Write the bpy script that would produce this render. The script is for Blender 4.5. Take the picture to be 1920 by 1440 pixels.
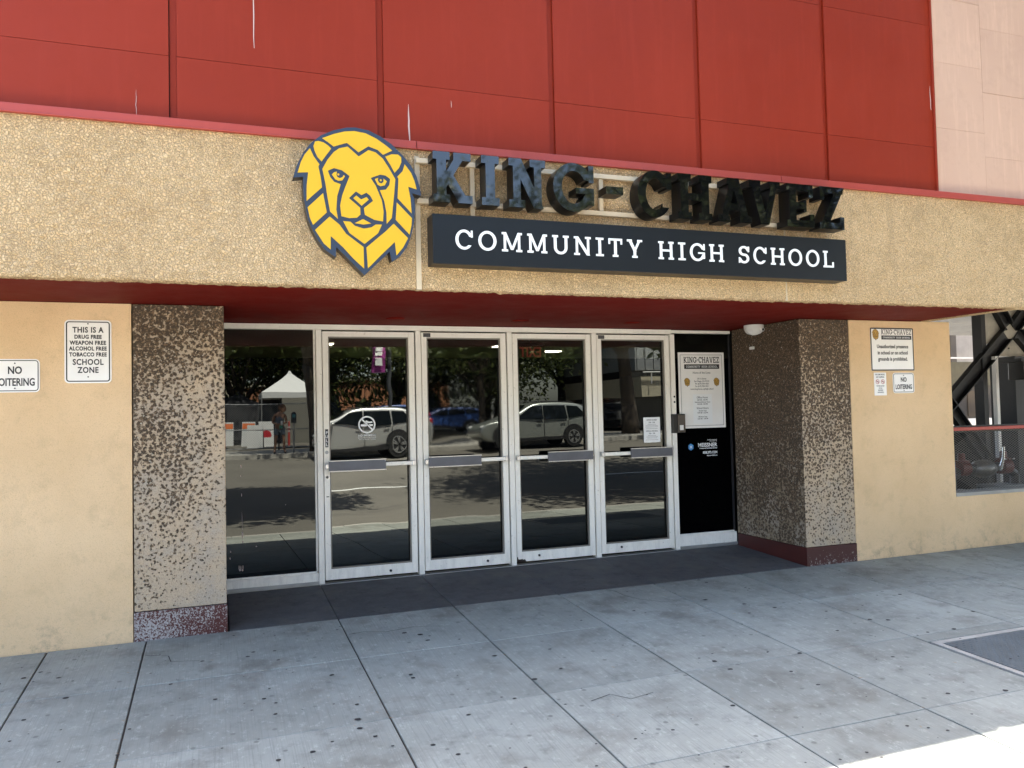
import bpy, math, random
import numpy as np
from mathutils import Vector, Matrix
from mathutils.geometry import tessellate_polygon
random.seed(7); rng = np.random.default_rng(7)
scene = bpy.context.scene
for o in list(bpy.data.objects): bpy.data.objects.remove(o)
C = scene.collection
R_ = math.radians

# ---------------------------------------------------------------- camera, light
cam = bpy.data.objects.new('camera', bpy.data.cameras.new('camera')); C.objects.link(cam)
cr = Vector((0.93840827, -0.34476293, -0.02298798)); cu = Vector((0.00959377, -0.04050661, 0.99913321)); cf = Vector((0.34539525, 0.93781541, 0.03470416))
m = Matrix.Identity(4)
for i in range(3):
    m[i][0] = cr[i]; m[i][1] = cu[i]; m[i][2] = -cf[i]
m[0][3], m[1][3], m[2][3] = 0.0, -7.759, 1.5478
cam.matrix_world = m
cam.data.sensor_width = 36; cam.data.lens = 1526.93/1920*36
cam.data.clip_start = .05; cam.data.clip_end = 900
scene.camera = cam
SUN_EL, SUN_AZ = R_(69), R_(24)                    # azimuth from +Y towards +X
sd = Vector((math.sin(SUN_AZ)*math.cos(SUN_EL), math.cos(SUN_AZ)*math.cos(SUN_EL), math.sin(SUN_EL)))
world = bpy.data.worlds.new('World'); scene.world = world; world.use_nodes = True
wn = world.node_tree.nodes; wl = world.node_tree.links
bg = wn['Background']; sky = wn.new('ShaderNodeTexSky'); sky.sky_type = 'NISHITA'; sky.sun_disc = False
sky.sun_elevation = SUN_EL; sky.sun_rotation = SUN_AZ; sky.dust_density = 2.5; sky.ozone_density = .6
wl.new(sky.outputs[0], bg.inputs[0]); bg.inputs[1].default_value = 0.095
sl = bpy.data.lights.new('sun', 'SUN'); sl.energy = 5.0; sl.angle = R_(.53); sl.color = (1, .95, .87)
sun = bpy.data.objects.new('sun', sl); C.objects.link(sun); sun.rotation_euler = sd.to_track_quat('Z', 'Y').to_euler()
sun.location = (0, 5, 20)
vs = scene.view_settings; vs.view_transform = 'Standard'; vs.look = 'None'; vs.gamma = 1; vs.use_curve_mapping = False
vs.exposure = 3.38
scene.cycles.max_bounces = 8; scene.cycles.glossy_bounces = 5; scene.cycles.transparent_max_bounces = 12
scene.cycles.sample_clamp_indirect = 6; scene.cycles.use_denoising = True

# ---------------------------------------------------------------- helpers
def tag(o, label=None, cat=None, group=None, kind=None):
    if label: o['label'] = label
    if cat: o['category'] = cat
    if group: o['group'] = group
    if kind: o['kind'] = kind
    return o
def empty(name, loc, label=None, cat=None, group=None, rz=0, parent=None, kind=None):
    o = bpy.data.objects.new(name, None); C.objects.link(o); o.location = loc; o.rotation_euler.z = rz
    o.empty_display_size = .1
    if parent: o.parent = parent
    return tag(o, label, cat, group, kind)
class MB:
    def __init__(s): s.v = []; s.f = []; s.m = []
    def add(s, vs, fs, mi=0):
        n = len(s.v); s.v += [tuple(v) for v in vs]; s.f += [tuple(i+n for i in f) for f in fs]; s.m += [mi]*len(fs); return s
    def box(s, x0, x1, y0, y1, z0, z1, mi=0):
        return s.add([(x0,y0,z0),(x1,y0,z0),(x1,y1,z0),(x0,y1,z0),(x0,y0,z1),(x1,y0,z1),(x1,y1,z1),(x0,y1,z1)],
            [(0,3,2,1),(4,5,6,7),(0,1,5,4),(1,2,6,5),(2,3,7,6),(3,0,4,7)], mi)
    def hexa(s, a, b, mi=0):        # a: 4 bottom verts, b: 4 top verts (ccw from above)
        return s.add(list(a)+list(b), [(0,3,2,1),(4,5,6,7),(0,1,5,4),(1,2,6,5),(2,3,7,6),(3,0,4,7)], mi)
    def cyl(s, p0, p1, r0, r1=None, n=12, mi=0, caps=True):
        r1 = r0 if r1 is None else r1
        p0 = Vector(p0); p1 = Vector(p1); d = (p1-p0).normalized()
        a = d.orthogonal().normalized(); b = d.cross(a); vs = []
        for p, r in ((p0, r0), (p1, r1)):
            for k in range(n):
                t = 2*math.pi*k/n; vs.append(p+a*math.cos(t)*r+b*math.sin(t)*r)
        fs = [(k, (k+1) % n, n+(k+1) % n, n+k) for k in range(n)]
        if caps: fs += [tuple(range(n-1, -1, -1)), tuple(range(n, 2*n))]
        return s.add(vs, fs, mi)
    def tube(s, pts, rs, n=8, mi=0):
        for i in range(len(pts)-1): s.cyl(pts[i], pts[i+1], rs[i], rs[i+1], n, mi, caps=(i in (0, len(pts)-2)))
        return s
    def bar(s, p0, p1, w, h, mi=0, up=(0,0,1)):
        p0 = Vector(p0); p1 = Vector(p1); d = (p1-p0).normalized(); u = Vector(up)
        a = d.cross(u).normalized()*w/2; b = a.cross(d).normalized()*h/2
        A = [p0-a-b, p0+a-b, p0+a+b, p0-a+b]; B = [p1-a-b, p1+a-b, p1+a+b, p1-a+b]
        return s.add(A+B, [(0,1,2,3),(7,6,5,4),(0,4,5,1),(1,5,6,2),(2,6,7,3),(3,7,4,0)], mi)
    def prism(s, poly, y0, y1, mi=0):   # poly in (x,z), extruded along y
        n = len(poly); A = [(x, y0, z) for x, z in poly]; B = [(x, y1, z) for x, z in poly]
        tri = tessellate_polygon([[Vector((x, z, 0)) for x, z in poly]])
        fs = [tuple(t) for t in tri]+[tuple(i+n for i in t[::-1]) for t in tri]+[(k, k+n, (k+1) % n+n, (k+1) % n) for k in range(n)]
        return s.add(A+B, fs, mi)
    def sphere(s, c, r, nu=12, nv=8, mi=0, sx=1, sy=1, sz=1):
        vs = []; fs = []
        for j in range(nv+1):
            t = math.pi*j/nv
            for i in range(nu):
                a = 2*math.pi*i/nu; vs.append((c[0]+sx*r*math.sin(t)*math.cos(a), c[1]+sy*r*math.sin(t)*math.sin(a), c[2]+sz*r*math.cos(t)))
        for j in range(nv):
            for i in range(nu): fs.append((j*nu+i, (j+1)*nu+i, (j+1)*nu+(i+1) % nu, j*nu+(i+1) % nu))
        return s.add(vs, fs, mi)
    def mesh(s, name, mats, smooth=False):
        me = bpy.data.meshes.new(name); me.from_pydata(s.v, [], s.f)
        for mt in (mats if isinstance(mats, (list, tuple)) else [mats]): me.materials.append(mt)
        me.polygons.foreach_set('material_index', s.m)
        if smooth: me.polygons.foreach_set('use_smooth', [True]*len(s.f))
        me.update(); return me
    def build(s, name, mats, parent=None, bevel=0, smooth=False, fix=True, **k):
        me = s.mesh(name, mats, smooth)
        if fix:
            import bmesh
            bm = bmesh.new(); bm.from_mesh(me); bmesh.ops.recalc_face_normals(bm, faces=bm.faces); bm.to_mesh(me); bm.free()
        o = bpy.data.objects.new(name, me); C.objects.link(o)
        if parent: o.parent = parent
        if bevel:
            b = o.modifiers.new('b', 'BEVEL'); b.width = bevel; b.segments = 2; b.limit_method = 'ANGLE'; b.harden_normals = False
        return tag(o, **k)
def box(name, mat, parent, x0, x1, y0, y1, z0, z1, bevel=0, **k):
    return MB().box(x0, x1, y0, y1, z0, z1).build(name, mat, parent, bevel, fix=False, **k)
def copy_tree(o, parent=None):
    c = o.copy(); C.objects.link(c); c.parent = parent
    for ch in o.children: copy_tree(ch, c)
    return c

# ---------------------------------------------------------------- materials
def nt(name):
    mt = bpy.data.materials.new(name); mt.use_nodes = True; return mt, mt.node_tree.nodes, mt.node_tree.links, mt.node_tree.nodes['Principled BSDF']
def simple(name, col, rough=.6, metal=0, spec=.5, coat=0, var=0, vscale=3, bump=0, bscale=60, emit=None, estr=1):
    mt, n, l, b = nt(name)
    b.inputs['Base Color'].default_value = (*col, 1); b.inputs['Roughness'].default_value = rough; b.inputs['Metallic'].default_value = metal
    b.inputs['Specular IOR Level'].default_value = spec; b.inputs['Coat Weight'].default_value = coat
    if emit: b.inputs['Emission Color'].default_value = (*emit, 1); b.inputs['Emission Strength'].default_value = estr
    if var or bump:
        tc = n.new('ShaderNodeTexCoord')
    if var:
        nz = n.new('ShaderNodeTexNoise'); nz.inputs['Scale'].default_value = vscale; nz.inputs['Detail'].default_value = 8; nz.inputs['Roughness'].default_value = .65
        l.new(tc.outputs['Object'], nz.inputs['Vector'])
        mr = n.new('ShaderNodeMapRange'); mr.inputs[1].default_value = .3; mr.inputs[2].default_value = .7; mr.inputs[3].default_value = 1-var; mr.inputs[4].default_value = 1+var
        l.new(nz.outputs[0], mr.inputs[0])
        vm = n.new('ShaderNodeVectorMath'); vm.operation = 'SCALE'; vm.inputs[0].default_value = col; l.new(mr.outputs[0], vm.inputs['Scale']); l.new(vm.outputs[0], b.inputs['Base Color'])
        rr = n.new('ShaderNodeMapRange'); rr.inputs[3].default_value = max(0, rough-.12); rr.inputs[4].default_value = min(1, rough+.12); l.new(nz.outputs[0], rr.inputs[0]); l.new(rr.outputs[0], b.inputs['Roughness'])
    if bump:
        nb = n.new('ShaderNodeTexNoise'); nb.inputs['Scale'].default_value = bscale; nb.inputs['Detail'].default_value = 4; l.new(tc.outputs['Object'], nb.inputs['Vector'])
        bp = n.new('ShaderNodeBump'); bp.inputs['Strength'].default_value = bump; bp.inputs['Distance'].default_value = .01; l.new(nb.outputs[0], bp.inputs['Height']); l.new(bp.outputs[0], b.inputs['Normal'])
    return mt
class G:
    """tiny node-graph helper"""
    def __init__(s, name): s.mt, s.n, s.l, s.b = nt(name); s.tc = s.n.new('ShaderNodeTexCoord').outputs['Object']
    def mapv(s, sc=(1,1,1), loc=(0,0,0), src=None):
        q = s.n.new('ShaderNodeMapping'); q.inputs['Scale'].default_value = sc; q.inputs['Location'].default_value = loc; s.l.new(src or s.tc, q.inputs[0]); return q.outputs[0]
    def noise(s, sc, det=5, ro=.55, v=None, dist=0):
        q = s.n.new('ShaderNodeTexNoise'); q.inputs['Scale'].default_value = sc; q.inputs['Detail'].default_value = det; q.inputs['Roughness'].default_value = ro; q.inputs['Distortion'].default_value = dist
        s.l.new(v or s.tc, q.inputs['Vector']); return q.outputs[0]
    def vor(s, sc, v=None, out='Distance', feat='F1', rnd=1):
        q = s.n.new('ShaderNodeTexVoronoi'); q.feature = feat; q.inputs['Scale'].default_value = sc; q.inputs['Randomness'].default_value = rnd; s.l.new(v or s.tc, q.inputs['Vector']); return q.outputs[out]
    def mr(s, v, a, b, c=0, d=1):
        q = s.n.new('ShaderNodeMapRange'); q.inputs[1].default_value = a; q.inputs[2].default_value = b; q.inputs[3].default_value = c; q.inputs[4].default_value = d; s.l.new(v, q.inputs[0]); return q.outputs[0]
    def math(s, op, a, b=0):
        q = s.n.new('ShaderNodeMath'); q.operation = op
        for i, x in enumerate((a, b)):
            if isinstance(x, (int, float)): q.inputs[i].default_value = x
            else: s.l.new(x, q.inputs[i])
        return q.outputs[0]
    def mix(s, f, a, b, bt='MIX'):
        q = s.n.new('ShaderNodeMix'); q.data_type = 'RGBA'; q.blend_type = bt
        if isinstance(f, (int, float)): q.inputs[0].default_value = f
        else: s.l.new(f, q.inputs[0])
        for i, x in ((6, a), (7, b)):
            if isinstance(x, tuple): q.inputs[i].default_value = (*x, 1)
            else: s.l.new(x, q.inputs[i])
        return q.outputs[2]
    def sep(s, v=None):
        q = s.n.new('ShaderNodeSeparateXYZ'); s.l.new(v or s.tc, q.inputs[0]); return q.outputs
    def rand(s): return s.n.new('ShaderNodeObjectInfo').outputs['Random']
    def bump(s, h, st=.5, dist=.01, prev=None):
        q = s.n.new('ShaderNodeBump'); q.inputs['Strength'].default_value = st; q.inputs['Distance'].default_value = dist; s.l.new(h, q.inputs['Height'])
        if prev: s.l.new(prev, q.inputs['Normal'])
        return q.outputs[0]
    def out(s, col=None, rough=None, nrm=None):
        for x, k in ((col, 'Base Color'), (rough, 'Roughness'), (nrm, 'Normal')):
            if x is None: continue
            if isinstance(x, (int, float)): s.b.inputs[k].default_value = x
            elif isinstance(x, tuple): s.b.inputs[k].default_value = (*x, 1)
            else: s.l.new(x, s.b.inputs[k])
        return s.mt
M = {}
# smooth beige stucco walls
g = G('beige_stucco'); big = g.noise(.9, 4, .6); mid = g.noise(5, 7, .75); fine = g.noise(170, 3, .6)
gri = g.vor(120, out='Distance')
c = g.mix(g.mr(big, .35, .68), (.66, .455, .255), (.76, .54, .32)); c = g.mix(g.mr(mid, .52, .72, 0, .42), c, (.46, .33, .19)); c = g.mix(g.math('MULTIPLY', g.mr(g.noise(9, 6, .8), .5, .65), g.mr(g.sep()[2], .0, .28, .55, 0)), c, (.26, .20, .14)); c = g.mix(g.mr(fine, .56, .68, 0, .35), c, (.32, .22, .12))
M['stucco'] = g.out(c, .9, g.bump(fine, .5, .004, g.bump(g.noise(55, 5, .7), .45, .006)))
# pebble-dash fascia
g = G('pebble_fascia'); wv = g.n.new('ShaderNodeVectorMath'); wv.operation = 'ADD'; g.l.new(g.tc, wv.inputs[0]); nzv = g.n.new('ShaderNodeTexNoise'); nzv.inputs['Scale'].default_value = 38; g.l.new(g.tc, nzv.inputs['Vector'])
sc_ = g.n.new('ShaderNodeVectorMath'); sc_.operation = 'SCALE'; sc_.inputs['Scale'].default_value = .034; g.l.new(nzv.outputs['Color'], sc_.inputs[0]); g.l.new(sc_.outputs[0], wv.inputs[1])
ed = g.vor(58, v=wv.outputs[0], feat='DISTANCE_TO_EDGE'); cl_ = g.sep(g.vor(58, v=wv.outputs[0], out='Color'))[0]; n1 = g.noise(150, 3, .6); n2 = g.noise(1.1, 4, .6); n3 = g.noise(5, 5, .7)
c = g.mix(g.mr(n2, .35, .65), (.70, .475, .245), (.79, .56, .31)); c = g.mix(g.mr(cl_, .2, 1, 0, .4), c, (.88, .68, .42)); c = g.mix(g.mr(n3, .5, .75, 0, .5), c, (.42, .285, .15))
c = g.mix(g.math('MULTIPLY', g.mr(ed, 0, .13, 1, 0), g.mr(n1, .3, .6, .35, .9)), c, (.20, .13, .065))
dk_ = g.noise(26, 4, .75); c = g.mix(g.mr(dk_, .58, .70, 0, .55), c, (.33, .21, .11)); st_ = g.noise(1.0, 5, .7, g.mapv((9, 9, .7))); c = g.mix(g.mr(st_, .56, .74, 0, .35), c, (.36, .255, .15))
M['fascia'] = g.out(c, .88, g.bump(g.math('ADD', g.mr(ed, 0, .3), g.math('MULTIPLY', n1, .5)), .9, .009))
# exposed aggregate with pale coating worn through
def aggregate(name, cover, base=(.056, .038, .023), coat=(.46, .35, .235)):
    g = G(name); a = g.math('ADD', g.math('MULTIPLY', g.noise(50, 5, .66, dist=.5), .72), g.math('MULTIPLY', g.vor(36), .33)); b_ = g.noise(2.3, 5, .65); z = g.sep()[2]; x = g.sep()[0]
    th = g.math('ADD', g.mr(b_, .3, .7, -.065, .06), g.mr(z, 0, 2.4, .13, -.10))
    if name == 'aggregate_left': th = g.math('ADD', th, g.mr(x, -.55, .09, -.03, .05))
    mask = g.mr(g.math('ADD', a, g.math('ADD', th, cover)), .49, .555)
    spk = g.vor(105, out='Color'); sp = g.sep(spk)[0]
    bc = g.mix(g.mr(sp, .55, 1), base, (.20, .13, .075)); bc = g.mix(g.mr(sp, .985, .995), bc, (.40, .36, .30))
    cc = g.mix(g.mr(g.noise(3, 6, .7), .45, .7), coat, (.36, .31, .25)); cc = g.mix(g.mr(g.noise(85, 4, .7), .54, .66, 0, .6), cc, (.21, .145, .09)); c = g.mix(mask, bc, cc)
    pm = g.mr(g.noise(1.7, 5, .6, g.mapv(loc=(3, 1, 2))), .66, .69); c = g.mix(g.math('MULTIPLY', pm, g.mr(z, .3, 1.4, 1, 0)), c, (.33, .30, .25))
    return g.out(c, .85, g.bump(g.math('ADD', mask, g.noise(120, 3)), .7, .006))
M['agg_l'] = aggregate('aggregate_left', .012)
M['agg_r'] = aggregate('aggregate_right', -.03)
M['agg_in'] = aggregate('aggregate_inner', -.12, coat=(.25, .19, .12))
g = G('red_base_band'); a = g.noise(75, 4, .7); x = g.sep()[0]
f = g.math('ADD', a, g.math('ADD', g.mr(x, -.5, .1, .13, -.02), g.mr(g.noise(3), .3, .7, -.08, .08)))
c = g.mix(g.mr(f, .56, .64), (.075, .016, .012), (.36, .33, .31)); M['base_l'] = g.out(c, .75, g.bump(a, .6, .005))
g = G('red_base_band_right'); a = g.noise(40, 5, .75); z = g.sep()[2]
f = g.math('ADD', a, g.mr(z, -.05, .16, .10, -.10)); c = g.mix(g.mr(f, .6, .68), (.058, .015, .011), (.30, .26, .24)); M['base_r'] = g.out(c, .7, g.bump(a, .4, .004))
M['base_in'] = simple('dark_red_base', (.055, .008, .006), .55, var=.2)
# painted panels
def painted(name, c1, c2, rough=.45, st=.12):
    g = G(name); big = g.noise(.5, 4, .6); mid = g.noise(4, 7, .7); r = g.rand(); strk = g.noise(3, 4, .6, g.mapv((6, 6, .5)))
    c = g.mix(g.mr(big, .35, .65), c1, c2); c = g.mix(g.math('MULTIPLY', g.mr(strk, .52, .8), st*2), c, tuple(min(1, v*1.25+.01) for v in c2)); c = g.mix(g.math('MULTIPLY', r, .16), c, tuple(v*.62 for v in c1)); c = g.mix(g.mr(mid, .5, .8, 0, st), c, tuple(v*.5 for v in c1))
    return g.out(c, g.mr(mid, .3, .7, rough-.07, rough+.1), g.bump(g.noise(140, 2), .08, .003, g.bump(big, .06, .05)))
M['red'] = painted('red_paint', (.228, .0215, .008), (.265, .027, .0105), .5)
M['red'].node_tree.nodes['Principled BSDF'].inputs['Specular IOR Level'].default_value = .22
M['flash'] = painted('red_flashing_paint', (.36, .045, .03), (.40, .055, .035), .45)
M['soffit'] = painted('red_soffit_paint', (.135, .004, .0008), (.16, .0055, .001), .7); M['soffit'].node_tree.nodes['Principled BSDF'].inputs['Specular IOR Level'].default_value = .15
M['pink'] = painted('pink_beige_paint', (.54, .345, .255), (.60, .40, .30), .7, .25)
M['groove'] = simple('dark_groove', (.05, .008, .006), .7)
M['drip'] = simple('white_drip', (.55, .42, .38), .6)
# aluminium
g = G('white_aluminium'); z = g.sep()[2]; a = g.noise(5, 6, .7, g.mapv((3, 3, .6))); b_ = g.noise(40, 4, .7)
c = g.mix(g.mr(a, .5, .72, 0, .4), (.86, .82, .735), (.72, .68, .60)); c = g.mix(g.mr(b_, .62, .72, 0, .6), c, (.33, .29, .24)); c = g.mix(g.math('MULTIPLY', g.mr(a, .42, .6), g.mr(z, 0, .3, .30, 0)), c, (.42, .40, .37))
g.b.inputs['Metallic'].default_value = .0
M['alu'] = g.out(c, g.mr(a, .3, .7, .35, .55))
M['steel'] = simple('brushed_steel', (.55, .55, .56), .3, 1, var=.1, vscale=8)
M['bar_face'] = simple('bar_grip_face', (.10, .105, .125), .42, .5, var=.15, vscale=6)
M['gasket'] = simple('dark_gasket', (.015, .014, .016), .6)
M['rust'] = simple('rusted_hole', (.018, .010, .006), .9)
# glass
def glass(name, wav=0, ref=.15, ro=0):
    g = G(name); n, l = g.n, g.l; z = g.sep(n.new('ShaderNodeNewGeometry').outputs['Position'])[2]
    film = g.math('LESS_THAN', z, 2.096)
    gl = n.new('ShaderNodeBsdfGlossy'); gl.inputs['Roughness'].default_value = ro; gl.inputs['Color'].default_value = (.93, .97, .92, 1)
    tr = n.new('ShaderNodeBsdfTransparent'); tr.inputs[0].default_value = (.8, .8, .76, 1)
    df = n.new('ShaderNodeBsdfDiffuse'); df.inputs[0].default_value = (.0004, .0005, .0008, 1)
    m1 = n.new('ShaderNodeMixShader'); l.new(film, m1.inputs[0]); l.new(tr.outputs[0], m1.inputs[1]); l.new(df.outputs[0], m1.inputs[2])
    fr = n.new('ShaderNodeFresnel'); fr.inputs[0].default_value = 1.5
    fac = g.math('ADD', g.math('MULTIPLY', fr.outputs[0], .9), ref-.132)
    m2 = n.new('ShaderNodeMixShader'); l.new(fac, m2.inputs[0]); l.new(m1.outputs[0], m2.inputs[1]); l.new(gl.outputs[0], m2.inputs[2])
    if wav:
        h = g.noise(1.0, 1, .4, g.mapv((1.6, 1, 2.6))); bp = g.bump(h, 1.0, wav); l.new(bp, gl.inputs['Normal'])
    l.new(m2.outputs[0], n['Material Output'].inputs[0]); return g.mt
M['glass0'] = glass('tinted_glass_flat', .0003); M['glass1'] = glass('tinted_glass_wavy', .0016, .18, .010); M['glass2'] = glass('tinted_glass_hazy', .0014, .15, .022); M['glass3'] = glass('tinted_glass_clear', .0004); M['glass4'] = glass('dark_side_glass', 0, .10)
# concrete
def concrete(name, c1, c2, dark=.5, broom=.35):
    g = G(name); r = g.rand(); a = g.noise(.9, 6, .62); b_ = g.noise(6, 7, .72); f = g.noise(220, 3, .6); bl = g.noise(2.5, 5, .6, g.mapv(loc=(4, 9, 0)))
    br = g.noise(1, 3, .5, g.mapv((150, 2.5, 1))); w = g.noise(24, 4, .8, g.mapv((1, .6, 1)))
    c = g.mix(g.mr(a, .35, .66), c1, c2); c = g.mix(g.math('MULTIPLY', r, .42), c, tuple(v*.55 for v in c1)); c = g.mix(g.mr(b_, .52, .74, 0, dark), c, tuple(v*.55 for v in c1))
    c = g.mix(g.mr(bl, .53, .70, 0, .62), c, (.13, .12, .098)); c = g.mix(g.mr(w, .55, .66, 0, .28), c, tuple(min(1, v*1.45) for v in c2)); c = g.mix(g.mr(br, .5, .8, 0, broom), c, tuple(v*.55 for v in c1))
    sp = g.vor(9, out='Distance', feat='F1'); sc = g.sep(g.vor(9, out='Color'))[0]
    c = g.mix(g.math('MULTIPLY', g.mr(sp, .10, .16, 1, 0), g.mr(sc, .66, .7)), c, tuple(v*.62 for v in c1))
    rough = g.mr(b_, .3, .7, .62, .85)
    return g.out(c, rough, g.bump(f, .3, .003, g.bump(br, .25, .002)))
M['walk'] = concrete('sidewalk_concrete', (.258, .268, .235), (.368, .382, .340), .75, .55)
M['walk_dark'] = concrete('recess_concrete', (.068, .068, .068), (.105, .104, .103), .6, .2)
M['walk_bed'] = simple('joint_dirt', (.045, .038, .03), .95)
M['curb'] = simple('curb_concrete', (.36, .34, .30), .85, var=.2, vscale=4, bump=.3)
g = G('asphalt'); a = g.noise(.35, 5, .6); f = g.noise(130, 3, .7); s_ = g.noise(1.4, 6, .65, g.mapv((.3, 1, 1)))
c = g.mix(g.mr(a, .35, .65), (.115, .105, .086), (.15, .137, .112)); c = g.mix(g.mr(s_, .55, .72, 0, .4), c, (.055, .05, .045)); c = g.mix(g.mr(f, .5, .7, 0, .5), c, (.2, .19, .17))
M['asphalt'] = g.out(c, .85, g.bump(f, .5, .006))
M['white_line'] = simple('road_paint', (.7, .7, .66), .7, var=.2, vscale=9)
# sundries
M['navy'] = simple('navy_edge_paint', (.022, .038, .072), .4); M['black_side'] = simple('black_return', (.008, .008, .009), .35)
M['yellow'] = simple('lion_yellow', (.68, .40, .008), .45); M['gold'] = simple('lion_gold', (.50, .29, .05), .5)
M['gloss_black'] = simple('gloss_black_acrylic', (.003, .003, .004), .035, spec=.6, coat=.25)
M['letter_side'] = simple('black_letter_return', (.004, .004, .0045), .3, spec=.25)
M['board'] = simple('dark_navy_board', (.006, .008, .011), .35, spec=.35); M['white'] = simple('white_vinyl', (.83, .84, .84), .5)
M['cream_metal'] = simple('cream_painted_steel', (.60, .49, .34), .6, var=.12, vscale=6)
M['sign_white'] = simple('sign_white', (.84, .82, .79), .38, var=.05); M['sign_black'] = simple('sign_black', (.012, .012, .014), .4); M['sign_alu'] = simple('sign_aluminium', (.68, .68, .68), .4, .3)
M['ink'] = simple('ink', (.03, .03, .035), .7); M['ink_soft'] = simple('faded_ink', (.16, .16, .17), .7); M['ink_red'] = simple('red_ink', (.42, .04, .05), .6)
M['blue'] = simple('logo_blue', (.06, .25, .55), .5); M['plastic_white'] = simple('white_plastic', (.72, .71, .68), .35); M['plastic_black'] = simple('black_plastic', (.015, .014, .013), .4)
M['brown_grey'] = simple('reader_face', (.075, .06, .048), .25); M['gum'] = simple('old_gum', (.02, .018, .018), .75); M['leaf_dry'] = simple('dry_leaf', (.38, .20, .07), .8)
M['tread'] = simple('galvanised_tread_plate', (.115, .135, .142), .6, .3, var=.2, vscale=5)
M['galv'] = simple('galvanised_steel', (.36, .36, .35), .5, .6, var=.15)

# ---------------------------------------------------------------- 2D glyphs (slab serif lettering) and text
def contours(F, x0, y0, h):
    ny, nx = F.shape; seg = {}
    def P(i, j, i2, j2):
        a = F[j, i]; b = F[j2, i2]; t = a/(a-b); return (x0+(i+(i2-i)*t)*h, y0+(j+(j2-j)*t)*h)
    S = F < 0
    cells = np.argwhere((S[:-1, :-1] != S[1:, :-1]) | (S[:-1, :-1] != S[:-1, 1:]) | (S[:-1, :-1] != S[1:, 1:]))
    for j, i in cells:
        a, b, c_, d = S[j, i], S[j, i+1], S[j+1, i+1], S[j+1, i]
        k = a | b << 1 | c_ << 2 | d << 3
        e = {'b': ((0, j, i), lambda: P(i, j, i+1, j)), 'r': ((1, j, i+1), lambda: P(i+1, j, i+1, j+1)), 't': ((0, j+1, i), lambda: P(i, j+1, i+1, j+1)), 'l': ((1, j, i), lambda: P(i, j, i, j+1))}
        T = {1: ['lb'], 2: ['br'], 3: ['lr'], 4: ['rt'], 5: ['lb', 'rt'], 6: ['bt'], 7: ['lt'], 8: ['tl'], 9: ['tb'], 10: ['br', 'tl'], 11: ['tr'], 12: ['rl'], 13: ['rb'], 14: ['bl']}[k]
        for s in T:
            A, B = e[s[0]], e[s[1]]; seg[A[0]] = (B[0], A[1]())
    out = []
    while seg:
        st = next(iter(seg)); cur = st; pts = []
        while cur in seg:
            nx_, p = seg.pop(cur); pts.append(p); cur = nx_
        if len(pts) > 6: out.append(pts)
    def simp(p, eps):
        P_ = np.array(p); n = len(P_); a = 0; b = int(np.argmax(((P_-P_[0])**2).sum(1)))
        keep = {a, b}
        def rec(i, j):
            if (j-i) < 2: return
            A, B = P_[i % n], P_[j % n]; idx = np.arange(i+1, j); Q = P_[idx % n]; d = B-A; L = math.hypot(*d)+1e-12
            dist = np.abs(d[0]*(Q[:, 1]-A[1])-d[1]*(Q[:, 0]-A[0]))/L; k = int(np.argmax(dist))
            if dist[k] > eps: keep.add(int(idx[k] % n)); rec(i, idx[k]); rec(idx[k], j)
        rec(a, b); rec(b, a+n)
        return [tuple(P_[i]) for i in sorted(keep)]
    return [simp(p, h*.28) for p in out]
_gc = {}
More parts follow.
